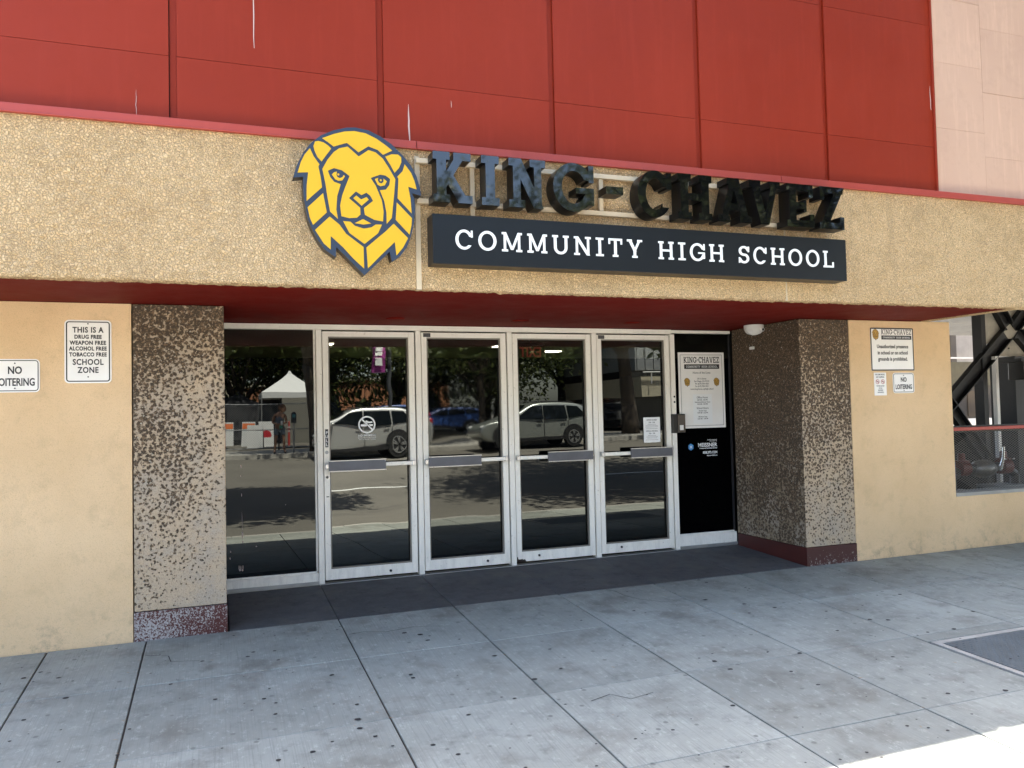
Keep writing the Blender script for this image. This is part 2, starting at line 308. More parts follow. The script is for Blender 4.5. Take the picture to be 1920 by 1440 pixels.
def glyph(ch, w, W=None, s=None):
    """contours of a slab-serif capital of height 1, stem w, serif thickness s, width W"""
    s = s or w*.72
    defW = {'K': .95, 'I': .46, 'N': 1.0, 'G': .98, '-': .42, 'C': .92, 'H': .98, 'A': 1.0, 'V': .98, 'E': .84, 'Z': .82, 'O': .98, 'M': 1.12, 'U': .96, 'T': .84, 'Y': .94, 'S': .72, 'L': .78}
    W = W or defW[ch]; key = (ch, w, W, s)
    if key in _gc: return _gc[key]
    h = 1/130; pad = .06; X, Y = np.meshgrid(np.arange(-pad, W+pad, h), np.arange(-pad, 1+pad, h))
    box_ = lambda a, b, c_, d: np.maximum(np.abs(X-(a+c_)/2)-(c_-a)/2, np.abs(Y-(b+d)/2)-(d-b)/2)
    def diag(xa, ya, xb, yb, ww, lo=0, hi=1):
        dx, dy = xb-xa, yb-ya; L = math.hypot(dx, dy); D = np.abs(dx*(Y-ya)-dy*(X-xa))/L-ww/2
        return np.maximum(D, np.maximum(lo-Y, Y-hi))
    def ell(cx, cy, a, b): return (np.hypot((X-cx)/a, (Y-cy)/b)-1)*min(a, b)
    U = lambda *a: np.minimum.reduce(a); ser = lambda cx, y, e=.22*1: box_(cx-e, 0 if y == 0 else 1-s, cx+e, s if y == 0 else 1)
    e = w/2+.075 if w > .17 else w/2+.09; t = w*.82
    if ch == 'I': F = U(box_(W/2-w/2, 0, W/2+w/2, 1), box_(0, 0, W, s), box_(0, 1-s, W, 1))
    elif ch == 'H': F = U(box_(e-w/2, 0, e+w/2, 1), box_(W-e-w/2, 0, W-e+w/2, 1), ser(e, 0, e), ser(e, 1, e), ser(W-e, 0, e), ser(W-e, 1, e), box_(e, .5-s/2, W-e, .5+s/2))
    elif ch == 'N': F = U(box_(e-t/2, 0, e+t/2, 1), box_(W-e-t/2, 0, W-e+t/2, 1), ser(e, 0, e), box_(0, 1-s, e+.05, 1), ser(W-e, 1, e), diag(e-t/2+w*.35, 1, W-e+t/2-w*.35, 0, w))
    elif ch == 'M': F = U(box_(e-t/2, 0, e+t/2, 1), box_(W-e-t/2, 0, W-e+t/2, 1), ser(e, 0, e), ser(W-e, 0, e), box_(0, 1-s, e+.04, 1), box_(W-e-.04, 1-s, W, 1), diag(e, 1, W/2, .1, t, .1), diag(W-e, 1, W/2, .1, t, .1))
    elif ch == 'K': F = U(box_(e-w/2, 0, e+w/2, 1), ser(e, 0, e), ser(e, 1, e), np.maximum(diag(e, .30, W-e-.03, 1, t, .2), e-X), np.maximum(diag(e+.12, .56, W-e+.0, 0, w, 0, .62), e+.02-X), box_(W-2*e-.04, 1-s, W-.03, 1), box_(W-2*e+.04, 0, W, s))
    elif ch == 'E': F = U(box_(e-w/2, 0, e+w/2, 1), box_(0, 0, W, s), box_(0, 1-s, W-.03, 1), box_(e, .5-s/2, W-.22, .5+s/2), box_(W-t*.75, 0, W, .31), box_(W-.03-t*.75, .71, W-.03, 1), box_(W-.22-t*.5, .36, W-.22, .64))
    elif ch == 'L': F = U(box_(e-w/2, 0, e+w/2, 1), ser(e, 1, e), box_(0, 0, W, s), box_(W-t*.8, 0, W, .33))
    elif ch == 'T': F = U(box_(W/2-w/2, 0, W/2+w/2, 1), ser(W/2, 0, e), box_(0, 1-s, W, 1), box_(0, .69, t*.8, 1), box_(W-t*.8, .69, W, 1))
    elif ch == 'Z': F = U(box_(0, 0, W, s), box_(.02, 1-s, W-.02, 1), diag(w*.45, 0, W-w*.45, 1, w), box_(W-t*.8, 0, W, .3), box_(.02, .7, .02+t*.8, 1))
    elif ch == 'A': F = U(diag(e*.8, 0, W/2-.02, 1, t), diag(W-e*.8, 0, W/2+.02, 1, w), ser(e*.9, 0, e*.9), ser(W-e*.9, 0, e*.9), box_(e+.05, .27, W-e-.05, .27+s), box_(W/2-w*.75-.05, 1-s*.9, W/2+w*.5, 1))
    elif ch == 'V': F = U(diag(e*.8, 1, W/2-.02, 0, w), diag(W-e*.8, 1, W/2+.02, 0, t), ser(e*.9, 1, e*.9), ser(W-e*.9, 1, e*.9))
    elif ch == 'Y': F = U(box_(W/2-w/2, 0, W/2+w/2, .5), diag(e*.9, 1, W/2, .4, w, .36), diag(W-e*.9, 1, W/2, .4, t, .36), ser(W/2, 0, e), ser(e*.9, 1, e*.9), ser(W-e*.9, 1, e*.9))
    elif ch == 'U': 
        bot = np.maximum(np.maximum(ell(W/2, .36, W/2-e+w/2, .37), -ell(W/2, .36, W/2-e-w/2, .37-w*.85)), Y-.36)
        F = U(bot, box_(e-w/2, .35, e+w/2, 1), box_(W-e-w/2, .35, W-e+w/2, 1), ser(e, 1, e), ser(W-e, 1, e))
    elif ch == 'O': F = np.maximum(ell(W/2, .5, W/2, .51), -ell(W/2, .5, W/2-w, .51-w*.85))
    elif ch in 'CG':
        ring = np.maximum(ell(W/2, .5, W/2, .51), -ell(W/2, .5, W/2-w, .51-w*.85)); cut = box_(W*.62, .35, W+1, .66)
        F = np.maximum(ring, -cut); F = U(F, box_(W-t*.75, .62, W, .98))
        if ch == 'G': F = U(F, box_(W*.55, .5-s*.8, W, .5), box_(W-w, .14, W, .5))
        else: F = np.maximum(F, -box_(W*.72, .22, W+1, .6))
    elif ch == '-': F = box_(0, .42, W, .42+s*1.05)
    elif ch == 'S':
        a = W/2-.01; b = .285; cy1 = 1.0-b+.005; cy0 = b-.005
        r1 = np.maximum(ell(W/2, cy1, a, b), -ell(W/2, cy1, a-w, b-w*.82)); r1 = np.maximum(r1, -np.maximum(W/2-X, Y-cy1+.04*0))
        r0 = np.maximum(ell(W/2, cy0, a, b), -ell(W/2, cy0, a-w, b-w*.82)); r0 = np.maximum(r0, -np.maximum(X-W/2, cy0-Y))
        F = U(r1, r0, box_(W-t*.75, .66, W, .98), box_(0, .02, t*.75, .34))
    res = (contours(F, -pad, -pad, h), W); _gc[key] = res; return res
def polys_mesh(name, polys, depth, mats, sides=None):
    """polys [(x,y)] in metres -> mesh lying in XZ, front at y=0 facing -Y, back at y=depth"""
    cu_ = bpy.data.curves.new(name, 'CURVE'); cu_.dimensions = '2D'; cu_.fill_mode = 'BOTH'; cu_.extrude = depth/2
    for p in polys:
        sp = cu_.splines.new('POLY'); sp.points.add(len(p)-1); sp.use_cyclic_u = True
        for q, (x, y) in zip(sp.points, p): q.co = (x, y, 0, 1)
    o = bpy.data.objects.new(name, cu_); C.objects.link(o)
    me = bpy.data.meshes.new_from_object(o.evaluated_get(bpy.context.evaluated_depsgraph_get())); bpy.data.objects.remove(o); bpy.data.curves.remove(cu_)
    for v in me.vertices: x, y, z = v.co; v.co = (x, depth/2-z, y)
    me.materials.clear()
    for mt in (mats if isinstance(mats, (list, tuple)) else [mats]): me.materials.append(mt)
    me.update()
    if len(me.materials) > 1:
        for p in me.polygons: p.material_index = 1 if abs(p.normal.y) < .7 else 0
    for p in me.polygons: p.use_smooth = False
    return me
def place(me, name, loc, parent=None, **k):
    o = bpy.data.objects.new(name, me); C.objects.link(o); o.location = loc
    if parent: o.parent = parent
    return tag(o, **k)
def slab_text(s, w, x0, x1, z, h, y, depth, mats, parent, name='letter', widths=None, joined=False, tr=.16, space=.45):
    gl = [(ch, glyph(ch, w)) if ch != ' ' else (' ', None) for ch in s]
    tot = sum(space if ch == ' ' else gg[1] for ch, gg in gl)+tr*(len(s)-1); k = (x1-x0)/(tot*h); x = x0; allp = []
    for ch, gg in gl:
        if ch == ' ': x += (space+tr)*h*k; continue
        ps = [[(px*h*k, pz*h) for px, pz in p] for p in gg[0]]
        if joined: allp += [[(px+x, pz) for px, pz in p] for p in ps]
        else: place(polys_mesh(name, ps, depth, mats), name, (x, y, z), parent)
        x += (gg[1]+tr)*h*k
    if joined: place(polys_mesh(name, allp, depth, mats), name, (0, y, z), parent)
def text(s, size, x, y, z, mat, parent, sx=.78, name='lettering', align='CENTER', bold=0, space=1.0, rot=None):
    cu_ = bpy.data.curves.new('t', 'FONT'); cu_.body = s; cu_.size = size/.72; cu_.align_x = align; cu_.extrude = .0004; cu_.offset = bold; cu_.space_character = space; cu_.resolution_u = 3
    o = bpy.data.objects.new('t', cu_); C.objects.link(o); bpy.context.view_layer.update()
    me = bpy.data.meshes.new_from_object(o.evaluated_get(bpy.context.evaluated_depsgraph_get())); bpy.data.objects.remove(o); bpy.data.curves.remove(cu_)
    for v in me.vertices:
        a, b_, c_ = v.co; a *= sx
        if rot: a, b_ = a*math.cos(rot)-b_*math.sin(rot), a*math.sin(rot)+b_*math.cos(rot)
        v.co = (a, -c_, b_)
    me.materials.clear(); me.materials.append(mat); me.name = name
    return place(me, name, (x, y, z), parent)
def rrect(x0, x1, z0, z1, r, n=6):
    p = []
    for cx, cz, a0 in ((x1-r, z1-r, 0), (x0+r, z1-r, 90), (x0+r, z0+r, 180), (x1-r, z0+r, 270)):
        for k in range(n+1):
            a = R_(a0+90*k/n); p.append((cx+r*math.cos(a), cz+r*math.sin(a)))
    return p
LION = dict(out=[(600,50),(520,58),(400,95),(290,150),(200,225),(130,320),(75,430),(42,542),(128,530),(126,600),(130,700),(145,800),(165,900),(200,985),(250,1080),(310,1160),(405,1222),(410,1130),(520,1235),(660,1372),(780,1260),(895,1150),(915,1240),(990,1190),(1060,1100),(1100,1000),(1130,880),(1143,750),(1138,650),(1115,605),(1202,622),(1195,560),(1165,450),(1110,350),(1030,260),(930,170),(830,110),(720,65)],
 cells=[[(300,175),(400,130),(500,97),(590,85),(690,95),(790,135),(880,190),(935,230),(850,275),(800,235),(715,210),(625,272),(520,197),(400,240),(350,205)],
 [(222,250),(235,212),(265,203),(310,212),(350,235),(378,262),(335,320),(292,382),(255,345),(230,290)],
 [(870,290),(930,264),(990,262),(1018,285),(1020,330),(995,385),(955,430),(915,360)],
 [(190,275),(220,340),(272,410),(262,430),(280,520),(292,610),(155,740),(158,600),(172,487),(80,497),(110,400),(145,330)],
 [(300,662),(330,830),(208,948),(180,880),(163,795)],
 [(355,865),(440,930),(500,1010),(655,1120),(658,1312),(560,1225),(470,1130),(362,1035),(360,1155),(300,1105),(225,990)],
 [(297,447),(345,360),(400,290),(450,252),(525,230),(625,310),(715,245),(780,260),(845,310),(900,390),(960,490),(945,640),(920,845),(872,900),(872,800),(855,700),(815,600),(870,590),(903,545),(912,490),(870,462),(820,457),(730,495),(775,560),(830,690),(845,790),(838,880),(760,870),(672,830),(665,770),(750,700),(725,655),(690,630),(645,655),(595,625),(530,690),(630,770),(632,830),(600,860),(530,868),(460,855),(450,760),(470,670),(500,590),(540,492),(470,445),(400,432),(345,460),(365,515),(400,555),(458,572),(425,680),(415,800),(428,880),(360,820),(340,700),(320,560)],
 [(570,687),(597,662),(640,695),(690,670),(710,692),(645,750)],
 [(475,898),(540,900),(580,935),(660,955),(730,940),(770,912),(828,910),(790,990),(665,1092),(530,1000)],
 [(580,910),(655,870),(728,905),(660,918)],
 [(380,490),(402,468),(426,462),(421,490),(430,510),(450,518),(475,508),(486,488),(497,498),(475,535),(440,542),(410,530)],
 [(770,502),(800,488),(797,512),(808,532),(830,537),(849,522),(850,492),(880,515),(860,552),(820,562),(795,550)],
 [(430,480),(438,476),(446,480),(448,489),(440,496),(431,492)],[(815,503),(823,499),(831,503),(833,512),(825,518),(816,514)],
 [(1050,345),(1110,420),(1140,490),(1160,567),(1080,548),(1100,660),(1108,790),(978,660),(990,480),(978,465),(1030,410)],
 [(970,700),(1110,835),(1105,900),(1085,985),(957,858)],
 [(937,895),(1070,1020),(1020,1110),(958,1182),(945,1060),(800,1200),(692,1310),(682,1122),(800,1020),(860,970)]])
def lion_pts(p, w, h): return [((x-42)/1160*w, (1372-y)/1322*h) for x, y in p]
def lion_small(x, y, z, w, h, parent, name='lion_emblem'):
    place(polys_mesh('emblem_outline', [lion_pts(LION['out'], w, h)], .0006, M['sign_black']), name, (x, y, z), parent)
    me = polys_mesh('emblem_cells', [lion_pts(c_, w, h) for c_ in LION['cells']], .0005, M['gold'])
    place(me, name, (x, y-.0006, z), parent)

# ---------------------------------------------------------------- ground
def gz(x, y): return .0445*y+.0042*x
YP, YF, ZS, ZFT, YW = -1.1785, -2.294, 2.4117, 3.385, -2.24
def zr(y):                                            # street cross section
    for (ya, za), (yb, zb) in zip(((-5.9,-.40),(-12,-.16),(-22,.30),(-400,.9)), ((-12,-.16),(-22,.30),(-400,.9),(-900,.9))):
        if y >= yb: return za+(zb-za)*(ya-y)/(ya-yb)
    return .9
ground = MB()
gy = [60, 0.1, -5.88, -5.9, -9, -12, -17, -22, -60, -400]; gx = [-400, -40, 0, 40, 400]
gzv = [-.9, -.5, -.5, -.40, zr(-9), -.16, zr(-17), .30, zr(-60), .9]
vv = [(x, y, z) for y, z in zip(gy, gzv) for x in gx]
ground.add(vv, [(j*5+i, (j+1)*5+i, (j+1)*5+i+1, j*5+i+1) for j in range(len(gy)-1) for i in range(4)])
ground.build('road', M['asphalt'], kind='structure')
ln = MB()
for k in range(-6, 16):
    x = k*7.3+2.2
    ln.add([(x, -11.6, zr(-11.6)+.004), (x+2.6, -11.6, zr(-11.6)+.004), (x+2.6, -11.75, zr(-11.75)+.004), (x, -11.75, zr(-11.75)+.004)], [(0,1,2,3)])
ln.build('road_marking', M['white_line'], kind='structure')
walk = MB()
def slope_box(mb, x0, x1, y0, y1, top, th, mi=0):
    z = lambda x, y: gz(x, y)+top
    mb.hexa([(x0,y0,z(x0,y0)-th),(x1,y0,z(x1,y0)-th),(x1,y1,z(x1,y1)-th),(x0,y1,z(x0,y1)-th)], [(x0,y0,z(x0,y0)),(x1,y0,z(x1,y0)),(x1,y1,z(x1,y1)),(x0,y1,z(x0,y1))], mi); return mb
slope_box(walk, -12, 16, -5.72, .06, -.012, .3)
walk_o = walk.build('sidewalk', M['walk_bed'], kind='structure')
xj = [.915+.9435*k for k in range(-15, 17)]
xj[14-0] = -.02 if False else xj[14]
xj = [x for x in xj if not (-1.2 < x < .8)]+[-1.105, -.467]; xj = sorted(xj)
yj = [-1.196, -2.152, -3.198, -4.196, -5.2, -5.72]
HX0, HX1, HY0, HY1 = 4.70, 6.62, -4.32, -3.33
for i in range(len(xj)-1):
    for j in range(len(yj)-1):
        x0, x1, y1, y0 = xj[i], xj[i+1], yj[j], yj[j+1]
        if x1 < -9 or x0 > 13: continue
        gap = .0055; dz = random.uniform(-.0015, .0015)
        segs = [(x0, x1, y0, y1)]
        if x0 < HX1 and x1 > HX0+.05 and y0 < HY1 and y1 > HY0:      # leave the hatch opening
            segs = []
            if y1 > HY1: segs.append((x0, x1, HY1, y1))
            if y0 < HY0: segs.append((x0, x1, y0, HY0))
            if x1 > HX1: segs.append((HX1, x1, max(y0, HY0), min(y1, HY1)))
        for a, b_, c_, d in segs:
            if b_-a < .03 or d-c_ < .03: continue
            mb = MB(); slope_box(mb, a+gap, b_-gap, c_+gap*.4, d-gap*.4, dz, .06); mb.build('paving_slab', M['walk'], walk_o, bevel=.004, fix=False)
mb = MB(); slope_box(mb, -9, -1.105, yj[0]+.004, YP, 0, .05)
xr = [.104, .915, 1.86, 2.81, 3.76, 4.70, 5.47]
for a, b_ in zip(xr[:-1], xr[1:]):
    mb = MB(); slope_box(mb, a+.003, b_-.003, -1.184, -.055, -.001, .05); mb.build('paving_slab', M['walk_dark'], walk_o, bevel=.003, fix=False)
mb = MB(); slope_box(mb, .104, 5.47, -.05, .02, .004, .05); mb.build('threshold', M['galv'], walk_o, fix=False)
kb = MB()
for k in range(-8, 12):
    x0 = k*2+.2; kb.hexa([(x0+.004,-5.9,-.6),(x0+1.996,-5.9,-.6),(x0+1.996,-5.725,-.6),(x0+.004,-5.725,-.6)], [(x0+.004,-5.89,gz(x0,-5.9)),(x0+1.996,-5.89,gz(x0+2,-5.9)),(x0+1.996,-5.725,gz(x0+2,-5.72)),(x0+.004,-5.725,gz(x0,-5.72))])
kb.build('kerb', M['curb'], kind='structure', bevel=.012)
fw = MB(); fw.hexa([(-60,-26.2,.1),(90,-26.2,.1),(90,-22.1,.1),(-60,-22.1,.1)], [(-60,-26.2,.47),(90,-26.2,.47),(90,-22.1,.45),(-60,-22.1,.45)])
fw.hexa([(-60,-22.098,.1),(90,-22.098,.1),(90,-21.9,.1),(-60,-21.9,.1)], [(-60,-22.098,.446),(90,-22.098,.446),(90,-21.92,.446),(-60,-21.92,.446)])
far = fw.build('far_pavement', M['curb'], kind='structure')

# gum spots, leaf litter
GUM = [(-0.94,-1.8),(-1.15,-1.72),(-1.07,-1.64),(-0.84,-2.19),(-0.26,-2.19),(-1.01,-2.46),(-0.08,-1.82),(0.25,-1.76),(0.21,-1.84),(0.39,-1.79),(0.4,-1.99),(0.0,-2.55),(0.27,-2.65),(0.7,-2.41),(0.77,-2.94),(0.74,-3.15),(0.73,-3.27),(0.79,-3.4),(0.46,-3.46),(0.29,-3.49),(1.17,-2.59),(1.17,-2.65),(1.32,-1.74),(1.42,-1.82),(1.44,-1.97),(1.78,-2.46),(1.65,-3.2),(1.33,-3.32),(1.05,-3.61),(1.14,-3.76),(1.87,-2.96),(2.1,-2.85),(2.18,-2.48),(3.09,-3.11),(3.1,-3.27),(3.43,-3.45),(2.77,-3.76),(4.19,-1.24),(4.2,-1.35),(3.87,-1.83),(4.09,-2.06),(4.25,-2.24),(3.97,-2.29),(4.29,-2.9),(4.56,-2.48),(5.48,-2.32),(5.61,-2.92),(4.39,-4.17),(4.04,-4.08),(4.23,-3.48),(3.71,-3.19),(4.83,-2.84),(4.71,-2.78),(5.1,-3.19)]
gm = MB(); spots = [(x, y, random.uniform(.013, .021)) for x, y in GUM]
for _ in range(420): spots.append((random.uniform(-2, 9), random.uniform(-5.2, -1.25), abs(random.gauss(0, 1))*.004+.0035))
for x, y, r in spots:
    n = 9; a0 = random.random()*6; pts = []
    for k in range(n):
        rr = r*random.uniform(.8, 1.15); a = a0+2*math.pi*k/n; px, py = x+rr*math.cos(a), y+.8*rr*math.sin(a); pts.append((px, py, gz(px, py)+.0028))
    gm.add(pts, [tuple(range(n))])
gm.build('gum_spots', M['gum'], fix=False, kind='stuff', label='dark flattened gum spots scattered over the grey pavement', cat='gum spots')
lf = MB()
for _ in range(110):
    if random.random() < .35: x, y = -.467+random.gauss(0, .015), random.uniform(-3.8, -1.3)
    elif random.random() < .3: x, y = random.choice([.915, 1.86, 2.81, 3.75])+random.gauss(0, .01), random.uniform(-4.8, -1.6)
    else: x, y = random.uniform(-1.4, 6), random.uniform(-5.1, -1.3)
    L = random.uniform(.012, .04); a = random.random()*3.14; w_ = random.uniform(.002, .008); dx, dy = math.cos(a)*L/2, math.sin(a)*L/2; z = gz(x, y)+.004
    lf.add([(x-dx, y-dy, z), (x+dy*w_*12, y-dx*w_*12, z+.003), (x+dx, y+dy, z+.001), (x-dy*w_*12, y+dx*w_*12, z+.002)], [(0,1,2,3)])
lf.build('leaf_litter', M['leaf_dry'], fix=False, kind='stuff', label='dry brown leaf bits caught in the pavement joints', cat='leaf litter')

ck = MB()
for pts in (((3.05,-1.06),(3.10,-1.10),(3.08,-1.13),(3.22,-1.16),(3.30,-1.28),(3.31,-1.45),(3.37,-1.60),(3.50,-1.74),(3.62,-1.80)), ((.93,-1.62),(1.05,-1.60),(1.2,-1.66),(1.42,-1.62),(1.62,-1.68)), ((-.45,-1.55),(-.3,-1.62),(-.28,-1.75),(-.1,-1.80)), ((2.05,-3.4),(2.2,-3.35),(2.28,-3.46),(2.45,-3.42))):
    for (xa, ya), (xb, yb) in zip(pts[:-1], pts[1:]):
        w_ = random.uniform(.0018, .0035); n_ = Vector((-(yb-ya), xb-xa)).normalized()*w_
        ck.add([(xa-n_.x, ya-n_.y, gz(xa, ya)+.0024), (xb-n_.x, yb-n_.y, gz(xb, yb)+.0024), (xb+n_.x, yb+n_.y, gz(xb, yb)+.0024), (xa+n_.x, ya+n_.y, gz(xa, ya)+.0024)], [(0,1,2,3)])
ck.build('crack_lines', M['gum'], walk_o, fix=False, kind='stuff')
# tread plate hatch
ht = empty('pavement_hatch', (5.6, -3.8, gz(5.6, -3.8)), 'grey steel tread plate hatch set in the pavement at lower right', 'hatch')
def hp(name, mb, mat, **k):
    for i, v in enumerate(mb.v): mb.v[i] = (v[0]-5.6, v[1]+3.8, v[2]-gz(5.6, -3.8))
    return mb.build(name, mat, ht, **k)
mb = MB(); slope_box(mb, HX0+.075, HX1-.07, HY0+.07, HY1-.07, 0, .012); plate = hp('cover_plate', mb, M['tread'], fix=False)
mb = MB()
for a in ((HX0+.012, HX0+.06, HY0+.012, HY1-.012), (HX1-.06, HX1-.012, HY0+.012, HY1-.012), (HX0+.06, HX1-.06, HY1-.06, HY1-.012), (HX0+.06, HX1-.06, HY0+.012, HY0+.06)): slope_box(mb, *a, .001, .03)
hp('frame', mb, M['curb'])
mb = MB(); nx = 0
for i in range(58):
    for j in range(27):
        x = HX0+.095+i*.031; y = HY0+.09+j*.031; a = R_(45 if (i+j) % 2 else -45); dx, dy = math.cos(a)*.012, math.sin(a)*.012; px, py = -math.sin(a)*.0035, math.cos(a)*.0035; z = gz(x, y)
        mb.add([(x-dx, y-dy, z), (x+px, y+py, z), (x+dx, y+dy, z), (x-px, y-py, z), (x, y, z+.0035)], [(0,4,1),(1,4,2),(2,4,3),(3,4,0)])
hp('raised_bars', mb, M['tread'], kind='stuff', fix=False)

# ---------------------------------------------------------------- the school building
B = empty('school_building', (0, 0, 0), 'red and beige school building with pebble fascia over a recessed glass entrance', 'building')
HT = 6.45
box('wall', M['stucco'], B, -9, -.557, YP, .0, -.9, ZS-.001)
box('wall', M['stucco'], B, 6.093, 7.462, YP, -.85, -.9, ZS-.001, bevel=.008)
box('low_wall', M['stucco'], B, 7.463, 14, YP+.004, -.95, -.9, .535)
sill = box('sill', M['curb'], B, 7.463, 14, YP-.004, -.93, .536, .572)
# piers: front skin and side
def pier(x0, x1, mf, ms, mbf, inner):
    p = box('pier', mf, B, x0, x1, YP, -.06, .155 if x0 < 1 else .15, ZS-.001, bevel=.006)
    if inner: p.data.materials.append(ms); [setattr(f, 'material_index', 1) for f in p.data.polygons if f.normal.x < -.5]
    bp = box('base_band', mbf, B, x0-.003, x1+.003, YP-.006, -.07, -.9, .15 if x0 < 1 else .147, bevel=.002)
    if inner: bp.data.materials.append(M['base_in']); [setattr(f, 'material_index', 1) for f in bp.data.polygons if f.normal.x < -.5]
pier(-.548, .088, M['agg_l'], M['agg_l'], M['base_l'], False)
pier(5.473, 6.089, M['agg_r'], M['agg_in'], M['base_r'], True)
# fascia: displaced pebble skin
fx0, fx1 = -4.0, 9.4; st = .013
nx = int((fx1-fx0)/st)+1; nzf = int((ZFT-ZS)/st)+1; rows = nzf+7
X_ = np.linspace(fx0, fx1, nx)
prof = [(YF, z) for z in np.linspace(ZFT, ZS, nzf)]+[(YF+k*.012, ZS) for k in range(1, 8)]
dsp = rng.normal(0, 1, (rows, nx)); dsp = (dsp+np.roll(dsp, 1, 1)+np.roll(dsp, 1, 0)+np.roll(np.roll(dsp, 1, 0), 1, 1))/2*.0024
dz_ = rng.normal(0, 1, (rows, nx)); dz_ = (dz_+np.roll(dz_, 1, 1)+np.roll(dz_, 2, 1))/1.7*.0030
V = np.zeros((rows, nx, 3)); V[:, :, 0] = X_[None]
for r_, (y, z) in enumerate(prof):
    V[r_, :, 1] = y+dsp[r_]; V[r_, :, 2] = z+(dz_[r_] if r_ > 2 else 0)
V[nzf-1, :, 1] += .006
idx = np.arange(rows*nx).reshape(rows, nx); Fq = np.stack([idx[:-1, :-1], idx[1:, :-1], idx[1:, 1:], idx[:-1, 1:]], -1).reshape(-1, 4)
me = bpy.data.meshes.new('fascia'); me.from_pydata(V.reshape(-1, 3).tolist(), [], Fq.tolist()); me.materials.append(M['fascia'])
me.polygons.foreach_set('use_smooth', [True]*len(me.polygons)); fo = bpy.data.objects.new('fascia', me); C.objects.link(fo); fo.parent = B
box('fascia_core', M['stucco'], B, fx0, 14, YF+.02, YF+.25, ZS+.02, ZFT-.01)
# fascia expansion joint and conduit cover strips
box('joint_cover', M['cream_metal'], B, 1.327, 1.362, YF-.014, YF+.02, ZS-.004, 3.335)
box('joint_cover', M['cream_metal'], B, 4.425, 4.437, YF-.006, YF+.02, ZS, ZFT)
# soffit
sf = MB()
for (a, b_) in ((-9, -.55), (-.55, 2.35), (2.35, 4.43), (4.43, 7.10)): sf.add([(a+.001,YF+.09,ZS+.006),(b_-.001,YF+.09,ZS+.006),(b_-.001,.05,ZS+.006),(a+.001,.05,ZS+.006)], [(0,1,2,3)])
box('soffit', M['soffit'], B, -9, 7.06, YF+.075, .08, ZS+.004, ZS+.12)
box('soffit_edge', M['fascia'], B, 7.062, 7.16, YF+.086, -1.18, ZS-.004, ZS+.14, bevel=.006)
for x, y in ((1.55, -.55), (2.75, -.55), (3.95, -.55)):
    mb = MB(); mb.cyl((x, y, ZS-.006), (x, y, ZS+.003), .085, n=24); mb.cyl((x, y, ZS-.009), (x, y, ZS-.006), .06, n=24); mb.build('downlight', M['soffit'], B)
# flashing
for a, b_ in ((-9, 1.34), (1.345, 4.4), (4.405, 7.3), (7.305, 14)):
    mb = MB(); mb.prism([(0,0)], 0, 0) if False else None
    mb.hexa([(a,YF-.028,3.388),(b_,YF-.028,3.388),(b_,YW+.02,3.388),(a,YW+.02,3.388)], [(a,YF-.022,3.437),(b_,YF-.022,3.437),(b_,YW+.02,3.455),(a,YW+.02,3.455)])
    mb.box(a, b_, YF-.036, YF-.005, 3.379, 3.3875)
    mb.build('flashing', M['flash'], B, bevel=.002)
# red panels
seams = [-4.17, -2.84, -1.545, -.235, 1.095, 2.383, 3.657, 4.926, 6.166]
hs = [(3.44, 3.86), (3.863, 4.98), (4.983, HT)]
for i in range(len(seams)-1):
    x0, x1 = seams[i], seams[i+1]
    for k, (z0, z1) in enumerate(hs):
        box('red_panel', M['red'], B, x0+.042, x1-.006, YW-.0+(.0012*((i*7+k*3) % 3)), YW+.03, z0+.00004, z1-.00004)
    box('seam_strip', M['red'], B, x0+.0, x0+.0405, YW+.022, YW+.04, 3.44, HT)
box('panel_backing', M['groove'], B, -9, 6.17, YW+.032, YW+.2, 3.4, HT-.01)
box('corner_trim', M['red'], B, 6.162, 6.185, YW-.012, YW+.05, 3.44, HT)
px0 = 6.187; ws = [.62]*8; z = 3.44
for i in range(9):
    for k in range(6):
        z0 = 3.44+k*.61-.22*(i % 2) if k else 3.44; z1 = 3.44+(k+1)*.61-.22*(i % 2)
        if z0 > HT: continue
        box('beige_panel', M['pink'], B, px0+i*.61+.0012, px0+(i+1)*.61-.0012, YW+.004+.001*((i+k) % 3), YW+.04, z0+.001, min(HT, z1-.001), bevel=.001)
box('panel_backing', M['pink'], B, 6.187, 14, YW+.042, YW+.2, 3.4, HT-.01)
# white drips on the red panels
for x, z0, z1, w_ in ((.28, 3.98, 4.5, .007), (-.43, 3.45, 3.62, .003), (1.31, 3.45, 3.72, .011), (1.62, 3.73, 3.78, .004), (6.14, 4.2, 4.42, .006)):
    mb = MB(); n = 7; pts = []
    for k in range(n+1): pts.append((x+random.uniform(-.003, .003), z0+(z1-z0)*k/n))
    poly = [(a-w_*.5*math.sin(math.pi*min(1, .15+k/n*.8)), b_) for k, (a, b_) in enumerate(pts)]+[(a+w_*.5*math.sin(math.pi*min(1, .15+k/n*.8)), b_) for k, (a, b_) in reversed(list(enumerate(pts)))]
    mb.prism(poly, YW-.0025, YW-.0005); mb.build('drip_stain', M['drip'], B)
# roof block behind the wall (casts the building's shade over the pavement)
box('roof_block', M['groove'], B, -9, 24, YW+.21, 5.5, 3.1, HT-.02)
